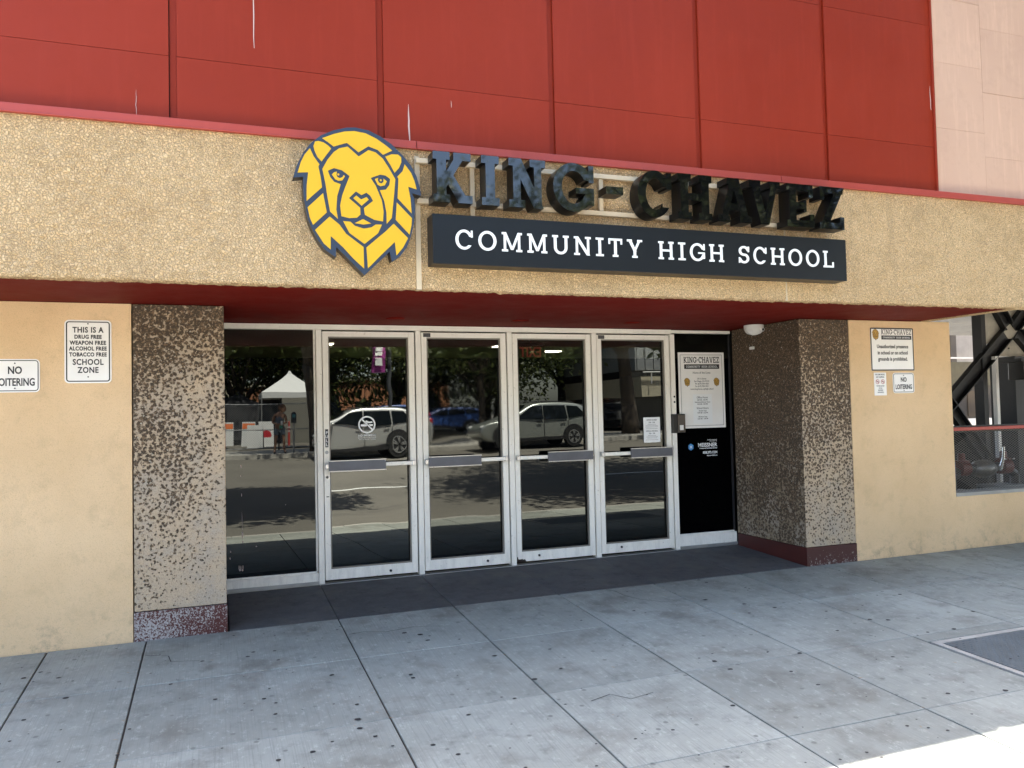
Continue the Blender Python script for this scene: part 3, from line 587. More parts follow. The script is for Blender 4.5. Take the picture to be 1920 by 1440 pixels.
# lobby
LB = MB(); LB.box(-.4, 6, .03, 9, ZS+.13, ZS+.2); LB.build('lobby_ceiling', simple('lobby_ceiling', (.13, .10, .06), .9), B)
box('lobby_wall', simple('lobby_wall', (.22, .19, .14), .9), B, -.5, 6, 9, 9.1, -.2, 2.6); box('lobby_wall', M['plastic_black'], B, -.5, -.4, .03, 9, -.2, 2.6); box('lobby_wall', M['plastic_black'], B, 6, 6.1, .03, 9, -.2, 2.6)
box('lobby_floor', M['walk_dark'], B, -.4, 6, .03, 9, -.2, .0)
lit = simple('lit_lamp_lens', (.9, .9, .85), .5, emit=(1, .93, .78), estr=.8)
litb = simple('lit_panel_lens', (.9, .9, .85), .5, emit=(1, .97, .9), estr=1.3)
for x, y, w_, d in ((.45, 1.3, .5, .25), (2.1, 2.2, .2, .2), (3.3, 1.9, .2, .2), (3.95, 3.6, .25, .2), (1.3, 3.4, .25, .2), (5.1, 4.5, .3, .2)):
    box('ceiling_light', litb if x < 1 else lit, B, x, x+w_, y, y+d, ZS+.115, ZS+.128)

# storefront
MX = [.932, 1.877, 2.821, 3.765, 4.71]; Y0 = 0.0
def zf(x): return .0042*x+.004
for i, x in enumerate(MX):
    box('mullion', M['alu'], B, x-.026, x+.026, -.055, .045, zf(x), 2.358, bevel=.002)
box('head_frame', M['alu'], B, .09, 4.70, -.05, .045, 2.360, 2.408, bevel=.002)
box('head_frame', M['alu'], B, 4.702, 5.47, -.035, .045, 2.374, 2.405, bevel=.002)
def pane(x0, x1, z0, z1, mat, parent, ang=0, tilt=0, y=.0):
    mb = MB(); mb.box(-(x1-x0)/2, (x1-x0)/2, -.003, .003, -(z1-z0)/2, (z1-z0)/2)
    o = mb.build('glass_pane', mat, parent, fix=False); o.location = ((x0+x1)/2, y, (z0+z1)/2); o.rotation_euler = (R_(tilt), 0, R_(ang)); return o
def sidelight(x0, x1, zs, mat, ang, tilt, jamb=True):
    w = empty('side_window', (0, 0, 0), parent=B)
    pane(x0+.005, x1-.005, zs-.01, 2.37, mat, w, ang, tilt)
    box('sill_frame', M['alu'], w, x0, x1, -.045, .045, zf(x0), zs, bevel=.002)
    box('sill_bead', M['alu'], w, x0+.001, x1-.012, -.02, -.008, zs+.0005, zs+.014)
    box('side_bead', M['alu'] if jamb else M['gasket'], w, x1-.018, x1-.002, -.024, -.006, zs+.015, 2.357)
    box('foot_strip', M['galv'], w, x0, x1, -.062, -.046, zf(x0)+.002, zf(x0)+.03)
sidelight(.09, MX[0]-.028, .108, M['glass0'], -.30, -.20)
for x_, z_, h_, w_ in ((.235, 1.115, .03, .010), (.233, 1.03, .015, .006), (.238, .86, .03, .006), (.24, .60, .24, .0022), (.242, .50, .07, .010), (.243, .44, .02, .012), (.14, .36, .02, .007), (.135, .30, .02, .008), (.21, .21, .05, .006), (.225, .205, .05, .006), (.243, .21, .05, .005), (.215, .19, .02, .012), (.24, .188, .02, .012), (.36, .39, .01, .01), (.62, .75, .01, .006)):
    MB().prism([(x_+w_*.5*math.cos(t*.785), z_+h_*.5*math.sin(t*.785)) for t in range(8)], -.0065, -.0055).build('paint_drip', M['drip'], B)
sidelight(MX[4]+.028, 5.47, .165, M['glass4'], 0, 0, False)
TILT = [(.92, -.08), (.5, -.05), (.48, .02), (.1, .05)]
for i in range(4):
    x0 = MX[i]+.034; x1 = MX[i+1]-.038; d = empty('door', (0, 0, 0), parent=B)
    zb = .028+zf(x0); zt = 2.345; so = .052; gx0, gx1, gz0, gz1 = x0+so, x1-.056, .125+zf(x0), 2.296
    box('stile', M['alu'], d, x0, gx0, -.045, .02, zb, zt, bevel=.002); box('stile', M['alu'], d, gx1, x1, -.045, .02, zb, zt, bevel=.002)
    box('rail', M['alu'], d, gx0+.0005, gx1-.0005, -.044, .02, gz1, zt, bevel=.002); box('rail', M['alu'], d, gx0+.0005, gx1-.0005, -.044, .02, zb, gz0, bevel=.002)
    fr = MB(); t_ = .012
    fr.box(gx0, gx0+t_, -.03, -.005, gz0, gz1); fr.box(gx1-t_, gx1, -.03, -.005, gz0, gz1); fr.box(gx0+t_, gx1-t_, -.03, -.005, gz1-t_, gz1); fr.box(gx0+t_, gx1-t_, -.03, -.005, gz0, gz0+t_)
    fr.build('glazing_bead', simple('bead_grey', (.20, .18, .15), .5) if i == 0 else bpy.data.materials['bead_grey'], d)
    box('door_gap', M['gasket'], d, x1+.001, MX[i+1]-.027, -.02, .03, zb, 2.35)
    pane(gx0+.002, gx1-.002, gz0+.002, gz1-.002, [M['glass1'], M['glass2'], M['glass3'], M['glass3']][i], d, *TILT[i], y=.006)
    # push bar
    left = i < 2; bx0, bx1 = x0+.003, x1-.02; L = .53 if i < 2 else .50
    pa, pb = (bx0+.03, bx0+.03+L) if left else (bx1-.02-L, bx1-.02)
    zc = 1.088
    box('push_bar', M['alu'], d, bx0, bx1, -.105, -.083, zc-.018, zc+.018, bevel=.004)
    box('push_pad', M['bar_face'], d, pa, pb, -.128, -.106, zc-.043, zc+.043, bevel=.002)
    mb = MB(); mb.box(pa-.002, pb+.002, -.134, -.104, zc+.044, zc+.052); mb.box(pa-.002, pb+.002, -.134, -.104, zc-.052, zc-.044); mb.build('pad_trim', M['steel'], d, bevel=.001)
    for bx in (bx0+.004, bx1-.034):
        box('bar_bracket', M['steel'], d, bx, bx+.03, -.112, -.0455, zc-.024, zc+.022, bevel=.004)
    kx = [1.572, 2.543, 3.092, 4.029][i]
    mb = MB(); mb.cyl((kx, -.0452, .075+.01*i), (kx, -.053, .075+.01*i), .012, n=14); mb.build('floor_bolt', M['sign_black'], d)
    if i == 0:
        mb = MB(); mb.cyl((x0+.026, -.0452, .985), (x0+.026, -.055, .985), .021, n=20); mb.build('lock_cylinder', M['steel'], d)
        mb = MB(); mb.cyl((x0+.026, -.0552, .985), (x0+.026, -.0565, .985), .013, n=16); mb.build('lock_core', M['sign_black'], d)
        mb = MB(); mb.cyl((x0+.026, -.0452, 1.215), (x0+.026, -.049, 1.215), .016, n=18); mb.build('lock_cover', M['galv'], d)
        box('pull_label', M['sign_black'], d, x0+.014, x0+.042, -.0466, -.0452, 1.262, 1.43)
        for k, ch in enumerate('PULL'): text(ch, .026, x0+.028, -.0472, 1.385-k*.037, M['white'], d, 1.0, name='pull_letter', bold=.0008)
        box('scratch_mark', M['gasket'], d, x0+.018, x0+.042, -.0466, -.0452, .80, .808)
        # no smoking decal on the glass
        mb = MB(); cx, cz = 1.375, 1.462; n = 40
        for k in range(n):
            a, b_ = 2*math.pi*k/n, 2*math.pi*(k+1)/n; p = lambda t, r: (cx+r*math.cos(t), -.0115, cz+r*math.sin(t))
            mb.add([p(a, .068), p(b_, .068), p(b_, .082), p(a, .082)], [(0,1,2,3)])
        dc = lambda pts: mb.add([(cx+u, -.0113, cz+v) for u, v in pts], [tuple(range(len(pts)))])
        dc([(-.058,.004),(.002,.004),(.002,-.014),(-.058,-.014)]); dc([(.018,.004),(.058,.004),(.058,-.014),(.03,-.014)]); dc([(-.053,.049),(-.043,.058),(.056,-.043),(.046,-.053)])
        dc([(.0,.012),(.03,.014),(.055,.018),(.05,.03),(.02,.028),(-.005,.04),(-.02,.03)])
        mb.build('no_smoking_decal', M['white'], d, fix=False)
        text('NO SMOKING', .018, cx, -.0125, 1.352, M['white'], d, 1.05, bold=.0006)
        text('WITHIN 25 FEET OF THIS ENTRANCE', .0075, cx, -.0125, 1.335, M['white'], d, 1.0); text('STATE LAW PROHIBITS SMOKING', .0075, cx, -.0125, 1.320, M['white'], d, 1.0)
    if i in (1, 3):
        box('closer_label', M['sign_black'], d, x0+.02, x0+.092, -.0462, -.0446, 2.300, 2.338)
        mb = MB()
        for k in range(3): mb.box(x0+.028, x0+.084, -.0468, -.0463, 2.306+k*.010, 2.3095+k*.010)
        mb.build('label_print', M['ink_soft'], d)
    if i == 1: box('white_strip', M['plastic_white'], d, gx0+.013, gx0+.033, .02, .03, 2.1, gz1-.03)
    if i == 2:
        mb = MB()
        for k in range(9):
            mb.add([(x0+.0+random.uniform(0, .09), -.0462, zb+random.uniform(-.002, .028)) for _ in range(3)], [(0,1,2)])
        mb.prism([(x0-.002,zb-.002),(x0+.10,zb-.002),(x0+.085,zb+.018),(x0+.05,zb+.012),(x0+.03,zb+.026),(x0+.012,zb+.02),(x0+.006,zb+.05),(x0-.002,zb+.05)], -.047, -.0453); mb.build('rusted_corner', M['rust'], d)
# exit sign hanging inside, read from behind
ex = empty('exit_sign', (3.42, .9, 2.24), 'exit sign with red letters seen mirrored through the third glass door', 'exit sign')
e1 = MB().box(-.18, .18, -.008, .008, -.1, .1).build('panel', simple('exit_panel', (.02, .018, .016), .8), ex)
et = text('EXIT', .125, 0, 0, -.062, simple('exit_red', (.2, .025, .025), .6, emit=(1, .15, .12), estr=.01), ex, 1.05, bold=.004); et.rotation_euler.z = 0; et.location = (0, -.012, -.062); et.scale = (-.72, 1, .9)
box('hanger', M['plastic_black'], ex, -.01, .01, -.01, .01, .1, .23)

# ---------------------------------------------------------------- signs on the facade
ln_ = empty('lion_sign', (.5, -2.43, 2.47), 'large yellow lion head sign with navy outline on the fascia', 'sign')
LW, LH = .838, .98
def lionpt(c_): # shear a little: traced in perspective, squared up in the sign's own plane
    return [((x-42)/1160*LW, (1372-y)/1322*LH) for x, y in c_]
place(polys_mesh('backboard', [lionpt(LION['out'])], .085, [M['navy'], M['black_side']]), 'backboard', (0, 0, 0), ln_)
for c_ in LION['cells']: place(polys_mesh('lion_shape', [lionpt(c_)], .004, M['yellow']), 'lion_shape', (0, -.004, 0), ln_)
for x in (.2, .6): box('standoff', M['galv'], ln_, x, x+.03, .087, .15, .5, .53)
# channel letters
cl = empty('channel_letters', (1.4, -2.3, 2.97), 'glossy black slab serif school name letters on cream rails above the board', 'sign')
spec = [('K',1.405,1.683),('I',1.748,1.877),('N',1.948,2.225),('G',2.283,2.602),('-',2.70,2.84),('C',2.962,3.248),('H',3.30,3.602),('A',3.655,3.96),('V',3.945,4.238),('E',4.298,4.568),('Z',4.622,4.868)]
for ch, x0, x1 in spec:
    h = .345; W_ = (x1-x0)/h; ps, _ = glyph(ch, .195, W=W_, s=.155)
    place(polys_mesh('letter', [[(a*h, b_*h) for a, b_ in p] for p in ps], .13, [M['gloss_black'], M['letter_side']]), 'letter', (x0-1.4, -.2, .005), cl)
for z in (.325, .045): box('rail', M['cream_metal'], cl, -.07, 3.46, -.045, -.012, z-.016, z+.018, bevel=.002)
for x in (.32, 1.33, 3.02): box('upright', M['cream_metal'], cl, x, x+.032, -.03, -.008, -.06 if x < 1 else .062, .308)
# name board
bd = empty('name_board', (1.41, -2.3, 2.565), 'long dark navy board with white slab serif capitals under the black letters', 'sign')
box('board_box', [M['board']][0], bd, 0, 3.51, -.15, .0, 0, .342, bevel=.003)
slab_text('COMMUNITY HIGH SCHOOL', .155, .157, 3.375, .105, .135, -.156, .0055, M['white'], bd, tr=.30, space=.42)
# road-type signs
def plate(name, w, h, loc, label, group=None, r=.03, border=True, edge=.008, bw=.008, bm=None, base=None, cat='sign'):
    o = empty(name, loc, label, cat, group)
    MB().prism(rrect(0, w, 0, h, r), -.003, 0).build('sign_plate', base or M['sign_white'], o)
    if border:
        ou = rrect(edge, w-edge, edge, h-edge, max(.002, r-edge)); inn = rrect(edge+bw, w-edge-bw, edge+bw, h-edge-bw, max(.001, r-edge-bw))
        place(polys_mesh('sign_border', [ou, inn], .0006, bm or M['sign_black']), 'border', (0, -.0037, 0), o)
    return o
def bolts(o, pts):
    for x, z in pts:
        mb = MB(); mb.cyl((x, -.0032, z), (x, -.007, z), .005, n=10); mb.build('bolt', M['sign_black'], o)
YS = YP-.002
s = plate('drug_free_sign', .305, .457, (-.993, YS, 1.829), 'tall white metal sign listing drug free school zone rules beside the left pier', bw=.008, edge=.010)
for t_, sz, z, sx in (('THIS IS A', .040, .367, .82), ('DRUG FREE', .028, .322, .82), ('WEAPON FREE', .028, .279, .84), ('ALCOHOL FREE', .028, .237, .82), ('TOBACCO FREE', .028, .194, .80), ('SCHOOL', .042, .133, .80), ('ZONE', .042, .075, .80)):
    text(t_, sz, .152, -.0042, z, M['ink'], s, sx, bold=.0016, space=1.1)
bolts(s, [(.152, .43), (.152, .045)])
def noloit(x, z, w, h, label):
    s = plate('no_loitering_sign', w, h, (x, YS, z), label, 'no loitering signs on the beige walls', bw=.006)
    text('NO', h*.22, w/2, -.0042, h*.56, M['ink'], s, .78, bold=.002); text('LOITERING', h*.23, w/2, -.0042, h*.2, M['ink'], s, .66, bold=.0018); bolts(s, [(w/2, h*.87), (w/2, h*.12)])
noloit(-1.457, 1.768, .309, .235, 'larger no loitering sign on the left wall, beside the drug free sign')
noloit(6.643, 1.655, .288, .212, 'small square no loitering sign under the unauthorized presence sign')
s = plate('unauthorized_presence_sign', .575, .447, (6.366, YS, 1.889), 'white sign forbidding unauthorized presence with small gold lion, on the right wall', r=.012, edge=.0005, bw=.013)
lion_small(.022, -.0042, .315, .092, .118, s)
slab_text('KING-CHAVEZ', .17, .145, .548, .378, .052, -.0044, .0006, M['ink'], s, joined=True, name='lettering', tr=.14)
box('name_band', M['sign_black'], s, .145, .548, -.0042, -.0036, .325, .367)
slab_text('COMMUNITY HIGH SCHOOL', .17, .165, .53, .337, .018, -.0048, .0005, M['white'], s, joined=True, name='lettering', tr=.25)
for t_, z in (('Unauthorized presence', .235), ('in school or on school', .170), ('grounds is prohibited.', .105)): text(t_, .038, .290, -.0042, z, M['ink'], s, .84, bold=.0012)
s = plate('no_smoking_notice', .160, .236, (6.395, YS, 1.634), 'narrow white no smoking notice with two red symbols, left of the small square sign', r=.003, border=False)
for t_, sz, z in (('NO SMOKING', .018, .208), ('NO VAPING', .018, .181), ('WITHIN 25 FEET', .013, .092), ('OF ALL', .013, .070), ('BUILDING', .013, .048), ('ENTRANCES', .013, .025)): text(t_, sz, .08, -.004, z, M['ink_soft'], s, .8, bold=.0003)
for cx in (.043, .113):
    mb = MB(); cz = .142
    for k in range(24):
        a, b_ = 2*math.pi*k/24, 2*math.pi*(k+1)/24; p = lambda t, r: (cx+r*math.cos(t), -.004, cz+r*math.sin(t)); mb.add([p(a, .019), p(b_, .019), p(b_, .024), p(a, .024)], [(0,1,2,3)])
    mb.add([(cx-.016, -.0041, cz+.012), (cx-.012, -.0041, cz+.016), (cx+.016, -.0041, cz-.012), (cx+.012, -.0041, cz-.016)], [(0,1,2,3)]); mb.build('prohibition_ring', M['ink_red'], s, fix=False)
    mb = MB(); mb.add([(cx-.014, -.0039, cz+.003), (cx+.014, -.0039, cz+.003), (cx+.014, -.0039, cz-.003), (cx-.014, -.0039, cz-.003)], [(0,1,2,3)]); mb.build('cigarette_print', M['ink'], s, fix=False)
# poster
s = plate('entrance_poster', .592, .838, (4.803, -.005, 1.326), 'white school poster with two gold lions behind the right side window', r=.002, edge=.026, bw=.0035, cat='poster'); s.location.y = -.0065
slab_text('KING-CHAVEZ', .19, .07, .528, .722, .066, -.0046, .0005, M['ink'], s, joined=True, name='lettering', tr=.12)
box('name_band', M['sign_black'], s, .075, .528, -.0042, -.0036, .655, .706); slab_text('COMMUNITY HIGH SCHOOL', .18, .10, .505, .668, .024, -.0048, .0005, M['white'], s, joined=True, name='lettering', tr=.25)
for t_, sz, z in (('Home of the Lions', .024, .602), ('201 A Street', .018, .538), ('San Diego, CA 92101', .018, .510), ('Ph: (619) 704-1020', .018, .482), ('Fx: (619) 704-1021', .018, .454), ('www.kingchavez.org/high-school', .018, .424),
    ('Office Hours', .022, .328), ('8:00 AM - 4:00 PM', .014, .304), ('Intersession/Summer Hours', .014, .281), ('8:00 AM - 3:00 PM', .014, .258), ('School Hours', .022, .210), ('Regular Days', .015, .184), ('8:30 AM - 3:22 PM', .014, .162), ('Minimum Days', .015, .118), ('8:30 AM - 1:00 PM', .014, .096)):
    text(t_, sz, .296, -.0042, z, M['ink_soft'], s, .9, bold=.0004)
lion_small(.068, -.0042, .458, .078, .098, s); lion_small(.448, -.0042, .458, .078, .098, s)
box('paper_slip', M['white'], s, .175, .42, -.0036, -.0031, .05, .375)
s = plate('paper_notice', .203, .27, (4.352, -.006, 1.189), 'small white office hours sheet taped inside the fourth door', r=.001, border=False, base=M['white'], cat='notice')
text('OFFICE CLOSED', .014, .10, -.004, .235, M['ink_soft'], s, .9, bold=.0005); text('7/26 - 7/30', .014, .10, -.004, .208, M['ink_soft'], s, .9, bold=.0005); text('OFFICE OPENING', .014, .10, -.004, .115, M['ink_soft'], s, .95, bold=.0005); text('7/26 - 7/30', .014, .10, -.004, .090, M['ink_soft'], s, .9, bold=.0005)
mb = MB()
for z, w_ in ((.192,.05),(.178,.075),(.164,.078),(.146,.072),(.072,.05),(.058,.07),(.045,.06),(.026,.075)): mb.box(.1-w_, .1+w_, -.0036, -.0032, z, z+.003)
mb.build('printed_lines', M['ink_soft'], s)
# property manager decal
s = empty('window_lettering', (4.9, -.0045, 1.02), 'white property manager lettering with blue badge low on the black side window', 'window lettering')
text('MEISSNER', .042, .375, 0, .098, M['white'], s, .98, align='RIGHT', bold=.0012); text('Commercial Real Estate Services', .0125, .375, 0, .076, M['white'], s, 1.0, align='RIGHT', bold=.0005); text('858.373.1234', .026, .375, 0, .022, M['white'], s, .95, align='RIGHT', bold=.001)
text('MeissnerCRES.com', .0125, .375, 0, -.006, M['white'], s, 1.0, align='RIGHT', bold=.0004); text('PROPERTY MANAGED', .009, .375, 0, .168, M['white'], s, 1.0, align='RIGHT'); text('EXCLUSIVELY BY', .009, .375, 0, .154, M['white'], s, 1.0, align='RIGHT')
MB().prism([(.037+.037*math.sin(R_(60*k)), .10+.037*math.cos(R_(60*k))) for k in range(6)], -.0006, 0).build('badge', M['blue'], s); text('M', .03, .037, -.001, .085, M['white'], s, .9, bold=.0015)
# reader / intercom
s = empty('door_intercom', (4.68, -.06, 1.282), 'black door intercom box with a white button on the last mullion', 'intercom')
MB().box(-.005, .150, -.02, .03, 0, .205).build('housing', M['plastic_black'], s, bevel=.006); MB().box(.05, .142, -.032, -.0205, .008, .197).build('face', M['brown_grey'], s, bevel=.003); MB().box(.07, .115, -.036, -.0325, .03, .085).build('button', M['plastic_white'], s, bevel=.002)
for z in (1.619, 1.677):
    mb = MB(); mb.cyl((4.715, -.0555, z), (4.715, -.058, z), .011, n=14); mb.build('screw_hole', M['sign_black'], B)
# dome camera under the soffit
s = empty('dome_camera', (5.40, -.56, ZS), 'white wedge shaped security camera under the red soffit near the right pier', 'security camera')
mb = MB()
for k in range(7):
    t0, t1 = k/7, (k+1)/7
    f_ = lambda t: .085*math.sqrt(max(.0, 1-t**2.4)); mb.cyl((0, 0, -.105*t0), (0, 0, -.105*t1), max(.01, f_(t0)+.02), max(.01, f_(t1)+.02), n=24)
mb.build('housing', M['plastic_white'], s, smooth=True)
mb = MB(); mb.cyl((.03, -.075, -.05), (.035, -.108, -.055), .028, .022, n=16); mb.build('lens_barrel', M['plastic_white'], s); mb = MB(); mb.cyl((.035, -.1085, -.055), (.0352, -.110, -.0552), .014, n=14); mb.build('lens', M['sign_black'], s)
s = box('door_sensor', M['plastic_white'], None, 5.452, 5.472, -.47, -.40, 2.165, 2.195, bevel=.004, label='tiny white sensor box on the dark inner face of the right pier', cat='sensor')

# ---------------------------------------------------------------- open bay at the right
dk2 = simple('weathered_mesh_steel', (.20, .185, .17), .6, .4)
bay = empty('bay_screen', (7.46, -1.0, .57), 'red topped expanded metal screen in the open bay at right', 'screen')
MB().box(0, 5, -.12, -.02, .665, .70).build('top_rail', M['flash'], bay, bevel=.003); MB().box(0, 5, -.019, .03, .64, .715).build('back_channel', M['plastic_black'], bay)
mb = MB(); H_ = .66
for k in range(-16, 80):
    for sg in (1, -1):
        x0 = k*.048; x1 = x0+H_/.55*1.0; a = [(x0, 0), (x1, H_)] if sg > 0 else [(x1, 0), (x0, H_)]
        # clip to x>=0
        (xa, za), (xb, zb_) = sorted(a); 
        if xb <= 0: continue
        if xa < 0: za = za+(zb_-za)*(0-xa)/(xb-xa); xa = 0
        mb.bar((xa, -.07, za), (xb, -.07, zb_), .0022, .0036, up=(0, 1, 0))
mb.build('mesh_screen', dk2, bay, kind='stuff', fix=False)
dk = simple('dark_painted_steel', (.018, .018, .019), .5, .2, var=.2); gus = simple('grey_gusset_steel', (.5, .46, .38), .7, var=.25, vscale=4)
br = empty('brace_frame', (10.3, .7, 0), 'black steel cross brace with grey gusset plate in the open bay', 'steel brace')
def bp_(pts): return [(x-10.3, z) for x, z in pts]
MB().prism(bp_([(10.28, 2.9), (11.6, 2.9), (11.6, 2.185), (10.45, 2.185), (10.62, 2.45), (10.28, 2.35)]), .02, .05).build('gusset_plate', gus, br, bevel=.003)
for a, b_, w_ in (((9.35, 1.42), (10.63, 2.50), .19), ((9.4, 1.62), (10.15, .72), .16), ((10.38, 3.0), (10.66, 2.60), .17), ((11.3, 3.1), (10.80, 2.62), .17), ((10.86, 2.50), (11.6, 1.85), .17)):
    mb = MB(); d_ = Vector((b_[0]-a[0], 0, b_[1]-a[1])).normalized(); u_ = Vector((-d_.z, 0, d_.x))
    A, B_ = Vector((a[0]-10.3, 0, a[1])), Vector((b_[0]-10.3, 0, b_[1]))
    mb.bar(A, B_, w_, .02, up=(0, 1, 0))
    for s_ in (1, -1): mb.bar(A+u_*s_*w_/2+Vector((0, -.035, 0)), B_+u_*s_*w_/2+Vector((0, -.035, 0)), .014, .09, up=(0, 1, 0))
    mb.build('brace', dk, br, bevel=0)
MB().box(-.15, -.07, -.03, .12, -.3, 3.1).build('column', dk, br)
MB().box(.38, .95, -.1, .3, -.3, 2.18).build('column', dk, br)
for x, z in ((.33, 2.5), (.52, 2.62), (.42, 2.3), (.35, 2.66), (.6, 2.45)):
    mb = MB(); mb.cyl((x, .02, z), (x, .008, z), .012, n=8); mb.build('bolt', dk, br)
box('white_post', M['sign_white'], None, 10.33, 10.385, .62, .68, -.3, 2.18, label='slim white post standing beside the black column in the open bay', cat='post')
s = empty('wall_speaker', (10.6, .45, 1.84), 'black boxy loudspeaker hanging in the open bay at right', 'speaker')
MB().box(-.1, .16, -.12, .12, 0, .25).build('cabinet', M['plastic_black'], s, bevel=.012); MB().box(-.02, .08, -.03, .3, .25, .30).build('bracket', dk, s)
# bay interior and yard beyond
bw = empty('bay_structure', (8, 3, 0), 'dark open bay under the building with ceiling slab', 'building')
MB().box(-.55, 16, -3.9, 2.4, 2.99, 3.09).build('ceiling_slab', M['walk_dark'], bw); MB().box(-.75, -.56, -3.84, 2.4, -.6, 2.98).build('side_wall', M['plastic_black'], bw)
fl = MB(); fl.box(-2, 60, .0-.9, 40, -.55, -.3); fl.build('yard_paving', M['curb'], kind='structure')
yb = empty('yard_building', (18, 9, 0), 'pale building with grey wall panels seen through the open bay', 'building')
wy = simple('yard_white_wall', (.62, .62, .60), .8, var=.1); gy_ = simple('yard_grey_wall', (.085, .075, .06), .85, var=.15, vscale=2); ol = simple('yard_olive_wall', (.10, .09, .055), .9, var=.2)
MB().box(-2, 14, 0, 3, 3.62, 6).build('upper_wall', wy, yb); MB().box(-2, 1.2, -.02, 3, 2.65, 3.619).build('ribbed_panel', gy_, yb); MB().box(1.2, 14, .0, 3, 2.65, 3.619).build('wall_panel', simple('yard_pale_panel', (.30, .285, .25), .85, var=.15), yb)
for k in range(12): MB().box(-1.9+k*.26, -1.86+k*.26, -.05, -.021, 2.65, 3.61).build('rib', gy_, yb)
MB().box(-2, 14, -.01, 3, 2.0, 2.649).build('lower_wall', ol, yb); MB().box(-2, 14, .05, 3, -.3, 1.999).build('base_wall', gy_, yb)
for k in range(4): MB().box(1.6+k*1.0, 2.3+k*1.0, .02, .049, 1.15, 1.85).build('recessed_panel', simple('yard_tan', (.11, .085, .055), .9) if k == 0 else bpy.data.materials['yard_tan'], yb)
MB().box(-2, 14, -.9, -.5, .93, 1.10).build('kerb_rail', wy, yb); MB().box(-2, 1.5, -.3, -.25, 2.72, 2.76).build('handrail', wy, yb)
MB().box(-.55, 16, -.6, -.4, -.6, 1.07).build('blackout_wall', simple('blackout_black', (.012, .011, .010), .95), bw)  # added black wall hiding the bright yard; its colour stands in for bay shade
# valves behind the screen
vr = simple('red_valve_paint', (.13, .018, .010), .5, var=.2); vb = simple('blue_wheel_paint', (.05, .08, .25), .5)
s = empty('backflow_valve', (9.25, .1, .38), 'red and silver pipe valve assembly behind the metal screen', 'valve assembly')
dpipe = simple('dark_iron_pipe', (.06, .06, .06), .4, .7)
s.scale = (.82, .82, .82)
pk = MB(); pk.tube([(-.5, 0, -.6), (-.5, 0, .25), (-.25, 0, .38), (.6, 0, .38), (.85, 0, .25), (.85, 0, -.6)], [.07]*6, n=12); pk.build('pipe', dpipe, s, smooth=True)
for x in (-.28, .62):
    mb = MB(); mb.cyl((x, 0, .28), (x, 0, .62), .075, .05, n=14); mb.cyl((x-.09, 0, .38), (x+.09, 0, .38), .12, n=16); mb.cyl((x, 0, .48), (x, 0, .51), .11, n=16); mb.build('gate_valve', vr, s)
mb = MB(); mb.sphere((.17, 0, .36), .17, 16, 10, sx=1.4, sz=.85); mb.build('check_body', simple('scuffed_valve_steel', (.25, .25, .24), .42, .8, var=.4, vscale=14), s, smooth=True)
for q_ in range(8):
    mb = MB(); a_ = R_(45*q_); mb.cyl((.62+.10*math.cos(a_), -.10, .5+.0*q_), (.62+.10*math.cos(a_), -.115, .5), .012, n=6); mb.build('flange_bolt', M['steel'], s)
mb = MB(); mb.cyl((-.62, -.12, .38), (-.60, -.15, .38), .16, n=18); mb.build('hand_wheel', vb, s)
mb = MB(); mb.tube([(.45, -.15, .7), (.42, -.16, .52), (.33, -.17, .34)], [.018, .02, .026], n=8); mb.build('foil_lagging', M['steel'], s)
mb = MB(); mb.box(.25, .8, -.2, .2, .05, .10); mb.box(-.9, -.1, -.3, .2, .0, .04); mb.build('support_frame', M['galv'], s)

